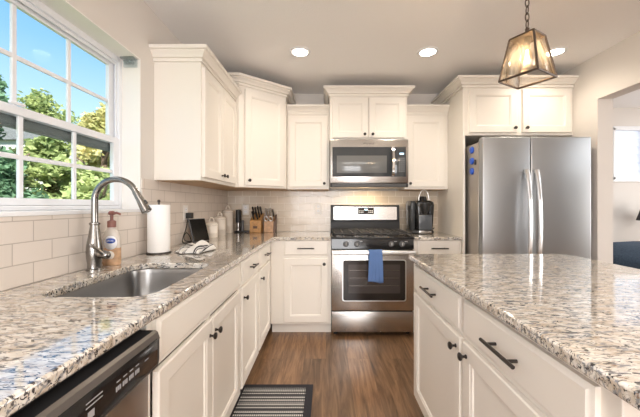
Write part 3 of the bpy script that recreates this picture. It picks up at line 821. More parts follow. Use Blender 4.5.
# cooktop
bm = BM(); box(bm, RX0-0.002, RX1+0.002, 2.790, 3.33, 0.899, 0.917, 0.006, 3); ct = link('cooktop', bm, M['black'], r)
bm = BM(); box(bm, RX0-0.002, RX1+0.002, 2.7885, 2.7945, 0.902, 0.913, 0.002); link('front_lip', bm, M['blackm'], ct)
for x in (0.22, 0.64):
    for y in (2.93, 3.18):
        bm = BM(); lathe(bm, (x, y, 0.917), [(0.055, 0), (0.055, 0.006), (0.042, 0.008), (0.042, 0.016), (0.036, 0.019), (0, 0.019)], 24); link('burner', bm, M['iron'], ct)
def bar(bm, x0, x1, y0, y1, z0, z1): box(bm, x0, x1, y0, y1, z0, z1, 0.002, 1)
for gx0, gx1 in ((RX0+0.02, RC-0.006), (RC+0.006, RX1-0.02)):
    bm = BM(); z0, z1 = 0.939, 0.953; gy0, gy1 = 2.805, 3.315; bw = 0.012
    bar(bm, gx0, gx1, gy0, gy0+bw, z0, z1); bar(bm, gx0, gx1, gy1-bw, gy1, z0, z1); bar(bm, gx0, gx0+bw, gy0, gy1, z0, z1); bar(bm, gx1-bw, gx1, gy0, gy1, z0, z1)
    xm = (gx0+gx1)/2; ym = (gy0+gy1)/2
    bar(bm, gx0, gx1, ym-bw/2, ym+bw/2, z0, z1); bar(bm, xm-bw/2, xm+bw/2, gy0, gy1, z0, z1)
    for yc in (2.93, 3.18):
        bar(bm, gx0, gx1, yc-bw/2, yc+bw/2, z0, z1)
        for sx in (-1, 1):
            x = xm+sx*0.09; bar(bm, x-bw/2, x+bw/2, yc-0.10, yc+0.10, z0, z1)
    for x in (gx0+0.006, gx1-0.006):
        for y in (gy0+0.006, ym, gy1-0.006): cyl(bm, (x, y, 0.917), (x, y, 0.940), 0.006, seg=8)
    link('grate', bm, M['iron'], ct)
# backguard
bgd = BM(); extr(bgd, [(3.335, 0.915), (3.36, 0.915), (3.355, 1.03), (3.346, 1.04), (3.3495, 1.200), (3.360, 1.210), (3.433, 1.210), (3.433, 0.915)], lambda p, t: (t, p[0], p[1]), RX0+0.003, RX1-0.003)
bgd = link('backguard', bgd, M['blackm'], r, bevel=0.004)
def slant(p, off): return (p[0], 3.345+(p[1]-1.04)*0.02-off, p[1])
bm = BM(); extr(bm, rrect(RC+0.001, 1.119, 0.345, 0.071, 0.008, 4), slant, -0.001, 0.003); st = link('steel_fascia', bm, M['steel'], bgd)
bm = BM(); extr(bm, rrect(0.437, 1.145, 0.088, 0.036, 0.004, 3), slant, 0.003, 0.0045); dp = link('display', bm, M['black'], st)
bm = BM()
for x in (0.365, 0.385, 0.405, 0.47, 0.49, 0.508):
    for z in (1.128, 1.146): extr(bm, rrect(x, z, 0.006, 0.004, 0.001, 1), slant, 0.0045, 0.0049)
link('lettering', bm, M['legend'], dp)['kind'] = 'stuff'
bm = BM()
for x in (0.425, 0.433, 0.444, 0.452): extr(bm, rrect(x, 1.160, 0.0028, 0.008, 0.0005, 1), slant, 0.0045, 0.005)
link('clock_digits', bm, M['blueled'], dp)
text('brand_lettering', 'Whirlpool', 0.024, (0.437, 3.345+(1.078-1.04)*0.02-0.0034, 1.078), (PI/2+0.0, 0, 0), M['greyp'], st)

# blue towel over the oven handle
def towel():
    bm = BM(); W_, n, k = 0.118, 26, 14
    path = []
    for i in range(8): path.append((HY+0.0185, 0.62+0.022*i))
    for i in range(9):
        a = PI*i/8; path.append((HY+0.0185*math.cos(a), HZ+0.019+0.011*math.sin(a)))
    for i in range(1, 17): path.append((HY-0.0185-0.004*math.sin(i*0.2), HZ+0.019-0.0172*i))
    rows = []
    for j, (y, z) in enumerate(path):
        t = max(0, (j-16)/16); row = []
        wd = W_*(1+0.17*t)
        for i in range(k+1):
            u = i/k-0.5
            fold = 0.0045*math.sin(u*14+0.8)*min(1, t*2.0+0.1)+0.003*math.sin(u*27+t*3)*t
            f = -abs(fold) if j > 12 else abs(fold)*0.2
            row.append(bm.verts.new((0.444+u*wd-0.002*t, y+f-(0.004*t), z-(0.006*math.sin(u*5) if j == len(path)-1 else 0))))
        rows.append(row)
    for A, B in zip(rows, rows[1:]):
        for i in range(k): bm.faces.new((A[i], A[i+1], B[i+1], B[i]))
    o = link('hand_towel', bm, M['towelblue'], None, (0.444, HY, HZ), solid=0.005)
    return tag(o, 'blue hand towel hanging over the oven door handle', 'towel')
towel()

# ------------------------------------------------------------------ microwave
MY = 2.965
m = root('microwave', (0.42, 3.2, 1.385), 'stainless over-the-range microwave mounted under the short wall cabinet', 'microwave')
bm = BM(); box(bm, 0.040, 0.802, MY+0.03, YB-0.009, 1.386, 1.851, 0.003); link('body', bm, M['steel'], m)
bm = BM(); box(bm, 0.040, 0.802, MY, MY+0.029, 1.425, 1.848, 0.006); ft = link('front_panel', bm, M['steel'], m)
bm = BM(); box(bm, 0.042, 0.800, MY+0.004, MY+0.029, 1.384, 1.421, 0.003); vt = link('vent_grille', bm, M['blackm'], m)
bm = BM()
for i in range(4): box(bm, 0.06, 0.78, MY+0.002, MY+0.004, 1.390+0.007*i, 1.393+0.007*i)
link('vent_slats', bm, M['greyp'], vt)
bm = BM(); box(bm, 0.062, 0.655, MY-0.004, MY-0.0002, 1.486, 1.774, 0.0015); dg = link('door_glass', bm, M['mwglass'], ft)
bm = BM(); box(bm, 0.105, 0.590, MY-0.0048, MY-0.0041, 1.522, 1.690, 0.0003); link('viewing_window', bm, M['mwscreen'], dg)
bm = BM(); box(bm, 0.658, 0.776, MY-0.004, MY-0.0002, 1.486, 1.774, 0.0015); kp = link('keypad', bm, M['mwglass'], ft)
bm = BM()
for i in range(7):
    for j in range(3): box(bm, 0.707+0.022*j, 0.717+0.022*j, MY-0.0044, MY-0.004, 1.535+0.021*i, 1.540+0.021*i)
link('lettering', bm, M['legend'], kp)['kind'] = 'stuff'
bm = BM(); box(bm, 0.715, 0.755, MY-0.0046, MY-0.004, 1.700, 1.716)
link('clock_digits', bm, M['blueled'], kp)
bm = BM()
pts = []
for i in range(17):
    t = i/16; pts.append((0.648, MY-0.014-0.034*math.sin(PI*t)**0.6, 1.492+0.276*t))
for a, b_ in zip(pts, pts[1:]):
    pass
vs = []
for p in pts:
    vs.append([bm.verts.new((p[0]+dx, p[1]+dy, p[2])) for dx, dy in ((-0.015, 0.0), (-0.011, -0.007), (0.011, -0.007), (0.015, 0.0), (0.010, 0.006), (-0.010, 0.006))])
for A, B in zip(vs, vs[1:]): ring_faces(bm, A, B)
bm.faces.new(vs[0][::-1]); bm.faces.new(vs[-1])
for z in (1.500, 1.760): box(bm, 0.638, 0.658, MY-0.022, MY-0.004, z-0.010, z+0.010)
link('handle', bm, M['chrome'], ft)
light('assumed_cooktop_lamp', 'AREA', (0.43, 3.22, 1.380), 2.2, (1.0, 0.80, 0.55), (0, 0, 0), shape='RECTANGLE', size=0.30, size_y=0.08)  # assumed lamp under the microwave, added for warm light on the backsplash
text('brand_lettering', 'Whirlpool', 0.026, (0.415, MY-0.0004, 1.808), (PI/2, 0, 0), M['greyp'], ft)

# ------------------------------------------------------------------ refrigerator
f = root('refrigerator', (1.76, 2.98, 0), 'stainless side-by-side refrigerator inside the cream surround', 'refrigerator')
GX0, GX1, GS = 1.308, 2.217, 1.708
bm = BM(); box(bm, GX0, GX1, 2.622, 3.40, 0.0, 1.750, 0.004); link('body', bm, pm('fridge_side_grey', (0.42, 0.385, 0.35), 0.4, 0.6), f)
bm = BM(); box(bm, GX0+0.01, GX1-0.01, 2.58, 2.62, 0.01, 0.085); link('kick_grille', bm, M['blackm'], f)
fd = []
for a, b_ in ((GX0, GS-0.003), (GS+0.003, GX1)):
    bm = BM(); box(bm, a, b_, 2.545, 2.612, 0.095, 1.781, 0.010, 3); fd.append(link('door', bm, M['steelv'], f))
bm = BM(); box(bm, GX0+0.008, GX1-0.008, 2.612, 2.622, 0.095, 1.775); link('door_gasket', bm, M['greyp'], f)
for a in (GX0+0.03, GX1-0.07): 
    bm = BM(); box(bm, a, a+0.045, 2.60, 2.68, 1.7515, 1.778, 0.004); link('hinge_cover', bm, M['greyp'], f)
for s, xh, d in ((-1, GS-0.040, fd[0]), (1, GS+0.040, fd[1])):
    bm = BM(); vs = []
    for i in range(25):
        t = i/24; z = 0.60+0.905*t; bow = math.sin(PI*t)**0.7
        y = 2.532-0.050*bow; hw = 0.015+0.006*(1-bow)
        vs.append([bm.verts.new((xh+dx*hw, y+dy, z)) for dx, dy in ((-1, 0.005), (-0.8, -0.006), (0, -0.010), (0.8, -0.006), (1, 0.005), (0.6, 0.010), (-0.6, 0.010))])
    for A, B in zip(vs, vs[1:]): ring_faces(bm, A, B)
    bm.faces.new(vs[0][::-1]); bm.faces.new(vs[-1])
    for z in (0.615, 1.49): box(bm, xh-0.012, xh+0.012, 2.528, 2.5448, z-0.012, z+0.012)
    link('handle', bm, M['silver'], d)
# magnets on its side
for i, (z, lab) in enumerate(((1.700, 'round blue magnet on the refrigerator side, highest of the three'), (1.602, 'round blue magnet on the refrigerator side, middle of the three'), (1.512, 'round blue magnet on the refrigerator side, lowest of the three'))):
    bm = BM(); lathe(bm, (GX0-0.0003, 2.725, z), [(0, 0), (0.030, 0), (0.030, 0.010), (0.024, 0.015), (0.018, 0.013), (0, 0.018)], 22, (-1, 0, 0))
    tag(link('fridge_magnet', bm, M['bluemag'], None, (GX0, 2.725, z)), lab, 'magnet', 'blue magnets on the refrigerator side')
bm = BM(); box(bm, GX0-0.010, GX0-0.0003, 2.652, 2.672, 1.560, 1.605, 0.003)
tag(link('magnetic_clip', bm, M['blackm'], None, (GX0, 2.66, 1.58)), 'small black clip on the refrigerator side beside the blue magnets', 'clip')

# ------------------------------------------------------------------ faucet
fx_, fy_ = -1.052, 1.387
fa = root('faucet', (fx_, fy_, ZC), 'brushed nickel gooseneck pull-down faucet behind the sink', 'faucet')
bm = BM(); lathe(bm, (fx_, fy_, ZC), [(0, 0), (0.033, 0), (0.033, 0.006), (0.028, 0.010), (0.0275, 0.03), (0.031, 0.055), (0.033, 0.085), (0.031, 0.115), (0.025, 0.150), (0.019, 0.190), (0.0165, 0.212), (0.0165, 0.216), (0, 0.216)], 28); bdy = link('body', bm, M['nickel'], fa)
bm = BM(); lathe(bm, (fx_, fy_, ZC+0.205), [(0.0165, 0), (0.0205, 0.002), (0.0215, 0.006), (0.0205, 0.010), (0.0165, 0.012)], 24); link('collar', bm, M['nickel'], fa)
R_ = 0.098
pts = [(fx_, fy_, ZC+0.21+0.0115*i) for i in range(10)]
zc = ZC+0.315
for i in range(1, 21):
    a = PI-(PI*0.86)*i/20
    pts.append((fx_+R_+R_*math.cos(a), fy_, zc+R_*math.sin(a)))
bm = BM(); tube(bm, pts, 0.0135, 16); link('spout', bm, M['nickel'], fa)
p1 = Vector(pts[-1]); dr = (p1-Vector(pts[-2])).normalized()
bm = BM(); lathe(bm, p1-dr*0.002, [(0, 0), (0.0145, 0), (0.0155, 0.01), (0.0165, 0.045), (0.021, 0.095), (0.022, 0.105), (0.018, 0.108), (0, 0.108)], 22, dr); sh = link('spray_head', bm, M['nickel'], fa)
sd = Vector((dr.z*-1, 0, dr.x))
bm = BM(); q = p1+dr*0.055+sd*0.016
for k_ in (0.0, 0.03): cyl(bm, q+dr*k_, q+dr*(k_+0.018)+sd*0.003, 0.006, 0.006, 8)
link('spray_button', bm, M['blackm'], sh)
bm = BM(); cyl(bm, (fx_+0.020, fy_-0.002, ZC+0.075), (fx_+0.062, fy_-0.010, ZC+0.070), 0.021, 0.017, 18); ball(bm, (fx_+0.060, fy_-0.010, ZC+0.070), 0.018)
tube(bm, [(fx_+0.055, fy_-0.020, ZC+0.075), (fx_+0.040, fy_-0.040, ZC+0.100), (fx_+0.020, fy_-0.055, ZC+0.125)], [0.009, 0.008, 0.006], 10)
link('lever', bm, M['nickel'], fa)

# soap bottle
sx_, sy_ = -1.062, 1.512
so = root('soap_dispenser', (sx_, sy_, ZC), 'clear pump soap bottle with peach soap and blue-marked label behind the faucet', 'soap bottle')
def oval(bm, secs, n=28):
    rings = [[bm.verts.new((sx_+(1 if 1 else 0)*hx*math.cos(2*PI*k/n), sy_+hy*math.sin(2*PI*k/n), ZC+z)) for k in range(n)] for hx, hy, z in secs]
    for A, B in zip(rings, rings[1:]): ring_faces(bm, A, B)
    bm.faces.new(rings[0][::-1]); bm.faces.new(rings[-1])
bm = BM(); oval(bm, [(0.040, 0.026, 0.0005), (0.043, 0.029, 0.006), (0.043, 0.029, 0.085)]); link('soap_liquid', bm, M['soapliq'], so)
bm = BM(); oval(bm, [(0.043, 0.029, 0.0855), (0.0425, 0.0285, 0.120), (0.038, 0.026, 0.150), (0.028, 0.021, 0.168), (0.015, 0.015, 0.178), (0.014, 0.014, 0.188)]); link('bottle', bm, M['soapclear'], so)
def patch(bm, a0, a1, z0, z1, hx, hy, n=10):
    A = []; B = []
    for i in range(n+1):
        a = a0+(a1-a0)*i/n
        A.append(bm.verts.new((sx_+hx*math.cos(a), sy_+hy*math.sin(a), ZC+z0))); B.append(bm.verts.new((sx_+hx*math.cos(a), sy_+hy*math.sin(a), ZC+z1)))
    for i in range(n): bm.faces.new((A[i], A[i+1], B[i+1], B[i]))
def oval_patch(name, a, z, ra, rz, hx, hy, mat, par):
    bm = BM(); c_ = bm.verts.new((sx_+hx*math.cos(a), sy_+hy*math.sin(a), ZC+z)); ring = []
    for q in range(24):
        t = 2*PI*q/24; b_ = a+ra*math.cos(t); ring.append(bm.verts.new((sx_+hx*math.cos(b_), sy_+hy*math.sin(b_), ZC+z+rz*math.sin(t))))
    for q in range(24): bm.faces.new((c_, ring[q], ring[(q+1) % 24]))
    return link(name, bm, mat, par, solid=0.0006)
lb = oval_patch('label', -PI*0.40, 0.112, 0.72, 0.034, 0.0446, 0.0306, M['labelw'], so)
oval_patch('logo_patch', -PI*0.40, 0.122, 0.50, 0.013, 0.0456, 0.0316, M['labelb'], lb)
text('logo_lettering', 'Softsoap', 0.0095, (sx_+0.013, sy_-0.0325, ZC+0.122), (PI/2, 0, 0.28), M['labelw'], lb)
oval_patch('flower_print', -PI*0.42, 0.052, 0.45, 0.020, 0.0440, 0.0300, M['ceramic'], so)
bm = BM(); lathe(bm, (sx_, sy_, ZC+0.186), [(0, 0), (0.019, 0), (0.019, 0.030), (0.012, 0.034), (0.007, 0.036), (0.007, 0.060), (0.014, 0.062), (0.016, 0.072), (0.010, 0.080), (0, 0.081)], 20)
tube(bm, [(sx_, sy_, ZC+0.255), (sx_+0.03, sy_-0.005, ZC+0.257), (sx_+0.048, sy_-0.008, ZC+0.250)], [0.007, 0.006, 0.005], 8); link('pump', bm, M['pump'], so)

# paper towel
px_, py_ = -1.028, 1.876
h = root('paper_towel_holder', (px_, py_, ZC), 'dark metal holder with round base carrying the paper towel roll', 'holder')
bm = BM(); lathe(bm, (px_, py_, ZC), [(0, 0), (0.070, 0), (0.070, 0.004), (0.064, 0.008), (0, 0.009)], 32); link('base', bm, M['bronze'], h)
bm = BM(); cyl(bm, (px_, py_, ZC+0.008), (px_, py_, ZC+0.318), 0.006, seg=10); ball(bm, (px_, py_, ZC+0.320), 0.009, 12); link('rod', bm, M['bronze'], h)
bm = BM(); lathe(bm, (px_, py_, ZC+0.0095), [(0.02, 0.0), (0.061, 0.0), (0.063, 0.003), (0.063, 0.285), (0.061, 0.288), (0.02, 0.288), (0.02, 0.0)], 40)
tag(link('paper_towel_roll', bm, M['paper'], None, (px_, py_, ZC+0.0095)), 'white paper towel roll standing on its holder under the wall cabinet', 'paper towel')

# striped dish cloth
def cloth():
    bm = BM(); n, k = 26, 20; uvl = bm.loops.layers.uv.new('UVMap'); V = []
    for j in range(k+1):
        row = []
        for i in range(n+1):
            u, v = i/n-0.5, j/k-0.5
            ed = max(0.0, 1-(2*abs(u))**4)*max(0.0, 1-(2*abs(v))**4)
            x = 0.012+u*0.19*(1-0.12*v)+0.018*math.sin(v*5)+0.012*math.sin(u*9+v*3); y = -0.05+v*0.27-0.09*u+0.018*math.sin(u*8)
            zz = 0.004+0.056*ed**0.6*(0.55+0.45*math.sin(u*13+v*4+1.0))*(0.65+0.35*math.cos(v*4-0.8))+0.003*math.sin(u*31+v*17)*ed
            row.append((bm.verts.new((-0.845+x, 2.02+y, ZC+0.002+max(0.003, zz))), u, v))
        V.append(row)
    for j in range(k):
        for i in range(n):
            q = (V[j][i], V[j][i+1], V[j+1][i+1], V[j+1][i]); fc = bm.faces.new([a[0] for a in q])
            for lp, a in zip(fc.loops, q): lp[uvl].uv = (a[1]+0.5+0.1*a[2], a[2]+0.5)
    o = link('dish_cloth', bm, M['cloth'], None, (-0.845, 2.02, ZC), solid=0.003)
    tag(o, 'crumpled white dish cloth with black stripes on the counter', 'cloth')
cloth()

# smart display
sdp = root('smart_display', (-1.03, 2.48, ZC), 'black tilted tablet-like smart display leaning on the counter beneath the wall outlet', 'display')
uu = Vector((0.056, 0.17, 0)).normalized(); nn = Vector((uu.y, -uu.x, 0))
O = Vector((-1.035, 2.395, ZC+0.001))
def dpt(a, z, c): return O+uu*a+Vector((0, 0, z))-nn*(0.28*z)+nn*c
def dbox(bm, a0, a1, z0, z1, c0, c1):
    vs = [bm.verts.new(dpt(*q)) for q in ((a0,z0,c0),(a1,z0,c0),(a1,z0,c1),(a0,z0,c1),(a0,z1,c0),(a1,z1,c0),(a1,z1,c1),(a0,z1,c1))]
    for q in ((3,2,1,0),(4,5,6,7),(0,1,5,4),(1,2,6,5),(2,3,7,6),(3,0,4,7)): bm.faces.new([vs[i] for i in q])
bm = BM(); dbox(bm, 0, 0.182, 0, 0.183, -0.016, -0.001); link('case', bm, M['greyp'], sdp, bevel=0.003)
bm = BM(); dbox(bm, 0.004, 0.178, 0.004, 0.179, -0.0008, 0.0008); link('screen', bm, M['screen'], sdp)
bm = BM(); vs = [bm.verts.new(q) for q in (dpt(0.04, 0.0, -0.017), dpt(0.14, 0.0, -0.017), dpt(0.14, 0.10, -0.017), dpt(0.04, 0.10, -0.017))]
b1, b2 = dpt(0.04, 0.0, -0.017)-nn*0.032, dpt(0.14, 0.0, -0.017)-nn*0.032
v5, v6 = bm.verts.new(b1), bm.verts.new(b2)
bm.faces.new((vs[0], vs[1], vs[2], vs[3])); bm.faces.new((v5, v6, vs[2], vs[3])); bm.faces.new((vs[0], vs[1], v6, v5)); bm.faces.new((vs[0], vs[3], v5)); bm.faces.new((vs[1], v6, vs[2]))
link('stand', bm, M['greyp'], sdp)

# outlets
def outlet(loc, n, lab, cat='outlet', plugs=2):
    o = root('wall_outlet', loc, lab, cat, 'white wall outlets')
    L_ = Vector(loc); u = Vector((0, 1, 0)) if n.x else Vector((1, 0, 0)); FF = Fr(L_, u, n)
    bm = BM(); fbox(bm, FF, -0.036, 0.036, -0.058, 0.058, 0, 0.005); pl = link('plate', bm, M['plate'], o, bevel=0.002)
    for s in (-1, 1):
        bm = BM(); fbox(bm, FF, -0.016, 0.016, s*0.024-0.014, s*0.024+0.014, 0.005, 0.0065); k = link('socket', bm, M['labelw'], pl)
        bm = BM()
        for a in (-0.007, 0.005): fbox(bm, FF, a, a+0.0022, s*0.024-0.004, s*0.024+0.006, 0.0065, 0.007)
        link('slots', bm, M['greyp'], k)
    return o
outlet((XL+0.0085, 2.41, 1.15), Vector((1, 0, 0)), 'white wall outlet above the smart display, black adapter plugged in')
outlet((-0.905, YB-0.0085, 1.158), Vector((0, -1, 0)), 'white wall outlet on the back wall behind the left knife block')
outlet((-0.087, YB-0.0085, 1.168), Vector((0, -1, 0)), 'white wall outlet on the back wall left of the range')
ad = root('power_adapter', (XL+0.04, 2.42, 1.126), 'small black power adapter with cord plugged into outlet above the smart display', 'power adapter')
bm = BM(); box(bm, XL+0.0165, XL+0.060, 2.395, 2.445, 1.104, 1.148, 0.004); link('plug_body', bm, M['blackm'], ad)
bm = BM(); cpts = [(XL+0.03, 2.41, 1.105), (XL+0.03, 2.37, 1.02), (XL+0.04, 2.30, 0.96), (XL+0.05, 2.28, 0.93), (XL+0.055, 2.32, 0.919), (XL+0.06, 2.40, 0.925), (XL+0.05, 2.36, 0.99), (XL+0.045, 2.32, 0.985), (XL+0.04, 2.33, 0.94), (XL+0.05, 2.42, 0.919)]
sm = []
for i in range(len(cpts)-1):
    p0, p1_, p2, p3 = [Vector(cpts[max(0, min(len(cpts)-1, i+k_))]) for k_ in (-1, 0, 1, 2)]
    for j in range(6):
        t = j/6; sm.append(0.5*((2*p1_)+(p2-p0)*t+(2*p0-5*p1_+4*p2-p3)*t*t+(3*p1_-p0-3*p2+p3)*t**3))
tube(bm, sm, 0.0035, 8); link('cord', bm, M['blackm'], ad)

# canisters
def canister(x, y, r_, H, lab):
    c = root('canister', (x, y, ZC), lab, 'canister', 'white kitchen canisters')
    bm = BM(); b_ = H-0.075
    lathe(bm, (x, y, ZC), [(0, 0), (r_*0.94, 0), (r_, 0.006), (r_, b_*0.34), (r_*1.025, b_*0.36), (r_, b_*0.38), (r_, b_*0.92), (r_*1.03, b_*0.94), (r_*1.03, b_*0.98), (r_*0.96, b_), (0, b_)], 30); link('jar', bm, M['ceramic'], c)
    bm = BM(); lathe(bm, (x, y, ZC+b_), [(r_*0.9, 0.0005), (r_*1.04, 0.002), (r_*1.04, 0.012), (r_*0.90, 0.020), (r_*0.62, 0.028), (r_*0.36, 0.034), (0, 0.036)], 30); ld = link('lid', bm, M['ceramic'], c)
    bm = BM(); tube(bm, [(x+0.020*math.cos(a), y, ZC+b_+0.034+0.036*math.sin(a)) for a in [PI*i/12 for i in range(13)]], 0.0055, 10); link('lid_handle', bm, M['ceramic'], ld)
canister(-1.050, 2.80, 0.056, 0.186, 'shortest white ceramic canister, next to the smart display')
canister(-1.050, 3.02, 0.058, 0.230, 'middle-sized white ceramic canister, second in the row of three')
canister(-1.053, 3.275, 0.055, 0.292, 'tallest white ceramic canister, nearest the corner')

# black gadget
g = root('countertop_gadget', (-0.927, 3.325, ZC), 'black upright gadget on a flat base between the tall canister and knife block', 'gadget')
bm = BM(); box(bm, -0.987, -0.827, 3.270, 3.380, ZC+0.0005, ZC+0.014, 0.004); link('base', bm, M['blackm'], g)
bm = BM(); cyl(bm, (-0.955, 3.325, ZC+0.014), (-0.955, 3.325, ZC+0.105), 0.021, seg=20); link('clear_sleeve', bm, M['nickel'], g)
bm = BM(); cyl(bm, (-0.955, 3.325, ZC+0.105), (-0.955, 3.325, ZC+0.245), 0.027, seg=20); box(bm, -0.982, -0.928, 3.337, 3.355, ZC+0.014, ZC+0.23, 0.004); link('motor_housing', bm, M['blackm'], g)
bm = BM(); cyl(bm, (-0.905, 3.315, ZC+0.014), (-0.905, 3.315, ZC+0.11), 0.015, 0.012, 16); ball(bm, (-0.905, 3.315, ZC+0.118), 0.016, 14); link('foil_cutter', bm, M['greyp'], g)

# knife blocks
def block(x, y, wd, dp_, hf, hb, mat, name, lab):
    k = root(name, (x, y, ZC), lab, 'knife block')
    bm = BM(); extr(bm, [(y-dp_/2, ZC+0.0005), (y+dp_/2, ZC+0.0005), (y+dp_/2+0.01, ZC+hb), (y-dp_/2+0.01, ZC+hf)], lambda p, t: (t, p[0], p[1]), x-wd/2, x+wd/2)
    link('block', bm, mat, k, bevel=0.004)
    return k
kx, ky = -0.755, 3.325
kb_ = block(kx, ky, 0.120, 0.15, 0.130, 0.205, M['bamboo'], 'knife_block', 'light wooden knife block with black-handled knives, left of the steel-handled one')
bm = BM(); box(bm, kx-0.022, kx+0.022, ky-0.0745, ky-0.0725, ZC+0.045, ZC+0.072); link('carved_mark', bm, M['darkwood'], kb_)
ax = Vector((-0.10, -0.42, 0.90)).normalized()
def knife(x, y, z, L_, name, mat, lab, grp, tip=None, w_=0.0135):
    k = root(name, (x, y, z), lab, 'knife', grp)
    p0 = Vector((x, y, z))
    bm = BM(); u = Vector((1, 0, 0)); v = ax.cross(u).normalized(); rings = []
    for t, s in ((0.0, 0.75), (0.12, 0.95), (0.45, 0.85), (0.8, 1.1), (0.95, 0.95), (1.0, 0.5)):
        c_ = p0+ax*(0.002+L_*0.82*t); rings.append([c_+(u*math.cos(a)*w_*0.62+v*math.sin(a)*w_)*s for a in [2*PI*i/12 for i in range(12)]])
    rv = [[bm.verts.new(q) for q in R0] for R0 in rings]
    for A, B in zip(rv, rv[1:]): ring_faces(bm, A, B)
    bm.faces.new(rv[0][::-1]); bm.faces.new(rv[-1])
    link('grip', bm, mat, k)
    bm = BM()
    for t in (0.25, 0.55): 
        q = p0+ax*(L_*t); cyl(bm, q-v*0.0 - u*(w_*0.60), q+u*(w_*0.60), 0.002, seg=8)
    link('rivets', bm, M['nickel'], k)
grpk = 'black knife handles in the light wooden block'
n_ = 0
def top_z(y_, ky_, dp_, hf, hb): return ZC+hf+(hb-hf)*((y_-(ky_-dp_/2+0.01))/dp_)
for i, (dx, dy, L_) in enumerate(((-0.042, 0.055, 0.115), (-0.014, 0.055, 0.110), (0.015, 0.055, 0.125), (0.042, 0.055, 0.118), (-0.036, -0.005, 0.088), (0.0, -0.005, 0.09), (0.034, -0.005, 0.085), (-0.02, -0.045, 0.075), (0.02, -0.045, 0.075))):
    yy = ky+dy
    knife(kx+dx, yy, top_z(yy, ky, 0.15, 0.130, 0.205), L_, 'kitchen_knife', M['blackm'], 'black knife handle sticking out of the light wooden knife block', grpk)
k2x, k2y = -0.616, 3.34
kb2 = block(k2x, k2y, 0.100, 0.13, 0.120, 0.180, M['copper'], 'knife_block', 'wooden knife block with steel-handled knives and scissors, right of the other block')
bm = BM(); extr(bm, [(k2y-0.066, ZC+0.0005), (k2y+0.066, ZC+0.0005), (k2y+0.076, ZC+0.19), (k2y-0.056, ZC+0.125)], lambda p, t: (t, p[0], p[1]), k2x+0.0505, k2x+0.068); link('dark_side', bm, M['darkwood'], kb2, bevel=0.002)
grp2 = 'steel knife handles in the right-hand knife block'
for dx, dy, L_ in ((-0.036, 0.045, 0.125), (-0.012, 0.045, 0.120), (0.014, 0.045, 0.135), (0.038, 0.045, 0.11), (-0.03, 0.005, 0.10), (0.028, 0.005, 0.105)):
    yy = k2y+dy
    knife(k2x+dx, yy, top_z(yy, k2y, 0.13, 0.120, 0.180), L_, 'kitchen_knife', M['silver'] if dx < 0.03 else M['blackm'], 'knife handle sticking out of the knife block nearest the range', grp2)
sc_ = root('kitchen_scissors', (k2x, k2y-0.04, ZC+0.135), 'scissors with round silver handles in the knife block nearest the range', 'scissors')
for s, nm in ((-1, 'finger_loop'), (1, 'finger_loop')):
    bm = BM(); cc = Vector((k2x+s*0.025, k2y-0.076, ZC+0.150)); v = Vector((0, -0.25, 0.97))
    tube(bm, [cc+Vector((0.020*math.cos(a), 0, 0))+v*(0.026*math.sin(a)) for a in [2*PI*i/18 for i in range(18)]], 0.0048, 8, closed=True); link(nm, bm, M['silver'], sc_)
bm = BM(); cyl(bm, (k2x, k2y-0.036, top_z(k2y-0.036, k2y, 0.13, 0.120, 0.180)+0.001), (k2x, k2y-0.066, ZC+0.148), 0.007, 0.009, 10); link('pivot', bm, M['nickel'], sc_)

# ------------------------------------------------------------------ coffee maker
kx, ky = 0.985, 3.20
k = root('coffee_maker', (kx, ky, ZC), 'black single-serve coffee maker with chrome handle on the small counter', 'coffee maker')
bm = BM(); box(bm, kx-0.112, kx+0.112, ky-0.11, ky+0.14, ZC+0.0005, ZC+0.040, 0.014, 3); bs = link('base', bm, M['blackm'], k)
bm = BM(); box(bm, kx-0.045, kx+0.085, ky-0.114, ky-0.1105, ZC+0.006, ZC+0.036, 0.0015); link('drip_tray_front', bm, M['nickel'], bs)
bm = BM(); rings = []
for hw, hd_, z in ((0.086, 0.105, 0.040), (0.090, 0.108, 0.12), (0.094, 0.112, 0.22), (0.097, 0.116, 0.29), (0.092, 0.110, 0.325), (0.070, 0.088, 0.342)):
    rings.append([bm.verts.new((kx+0.027+p[0], ky+0.015+p[1], ZC+z)) for p in rrect(0, 0, hw, hd_, 0.035, 6)])
for A, B in zip(rings, rings[1:]): ring_faces(bm, A, B)
bm.faces.new(rings[0][::-1]); bm.faces.new(rings[-1]); hd = link('housing', bm, M['black'], k)
bm = BM(); box(bm, kx-0.040, kx+0.092, ky-0.104, ky-0.0985, ZC+0.045, ZC+0.195, 0.002); link('front_panel', bm, pm('slate_panel', (0.075, 0.085, 0.10), 0.22), k)
bm = BM(); lathe(bm, (kx+0.024, ky-0.085, ZC+0.19), [(0, 0), (0.020, 0.004), (0.040, 0.050), (0.056, 0.11), (0.056, 0.125), (0.0, 0.125)], 24); link('pod_holder', bm, M['blackm'], hd)
bm = BM(); cyl(bm, (kx+0.015, ky-0.03, ZC+0.335), (kx+0.015, ky-0.03, ZC+0.385), 0.052, 0.038, 26); link('top_cap', bm, M['black'], hd)
bm = BM(); tube(bm, [(kx+0.013+0.052*math.cos(a), ky-0.09, ZC+0.345+0.105*math.sin(a)) for a in [PI*i/18 for i in range(19)]], 0.0042, 10); link('lift_handle', bm, M['silver'], hd)
bm = BM(); rings = []
for hw, hd_, z in ((0.024, 0.09, 0.0405), (0.026, 0.095, 0.25), (0.028, 0.10, 0.31), (0.022, 0.09, 0.338)):
    rings.append([bm.verts.new((kx-0.091+p[0], ky+0.02+p[1], ZC+z)) for p in rrect(0, 0, hw, hd_, 0.016, 5)])
for A, B in zip(rings, rings[1:]): ring_faces(bm, A, B)
bm.faces.new(rings[0][::-1]); bm.faces.new(rings[-1]); link('water_tank', bm, pm('smoked_tank', (0.035, 0.038, 0.042), 0.08), k)
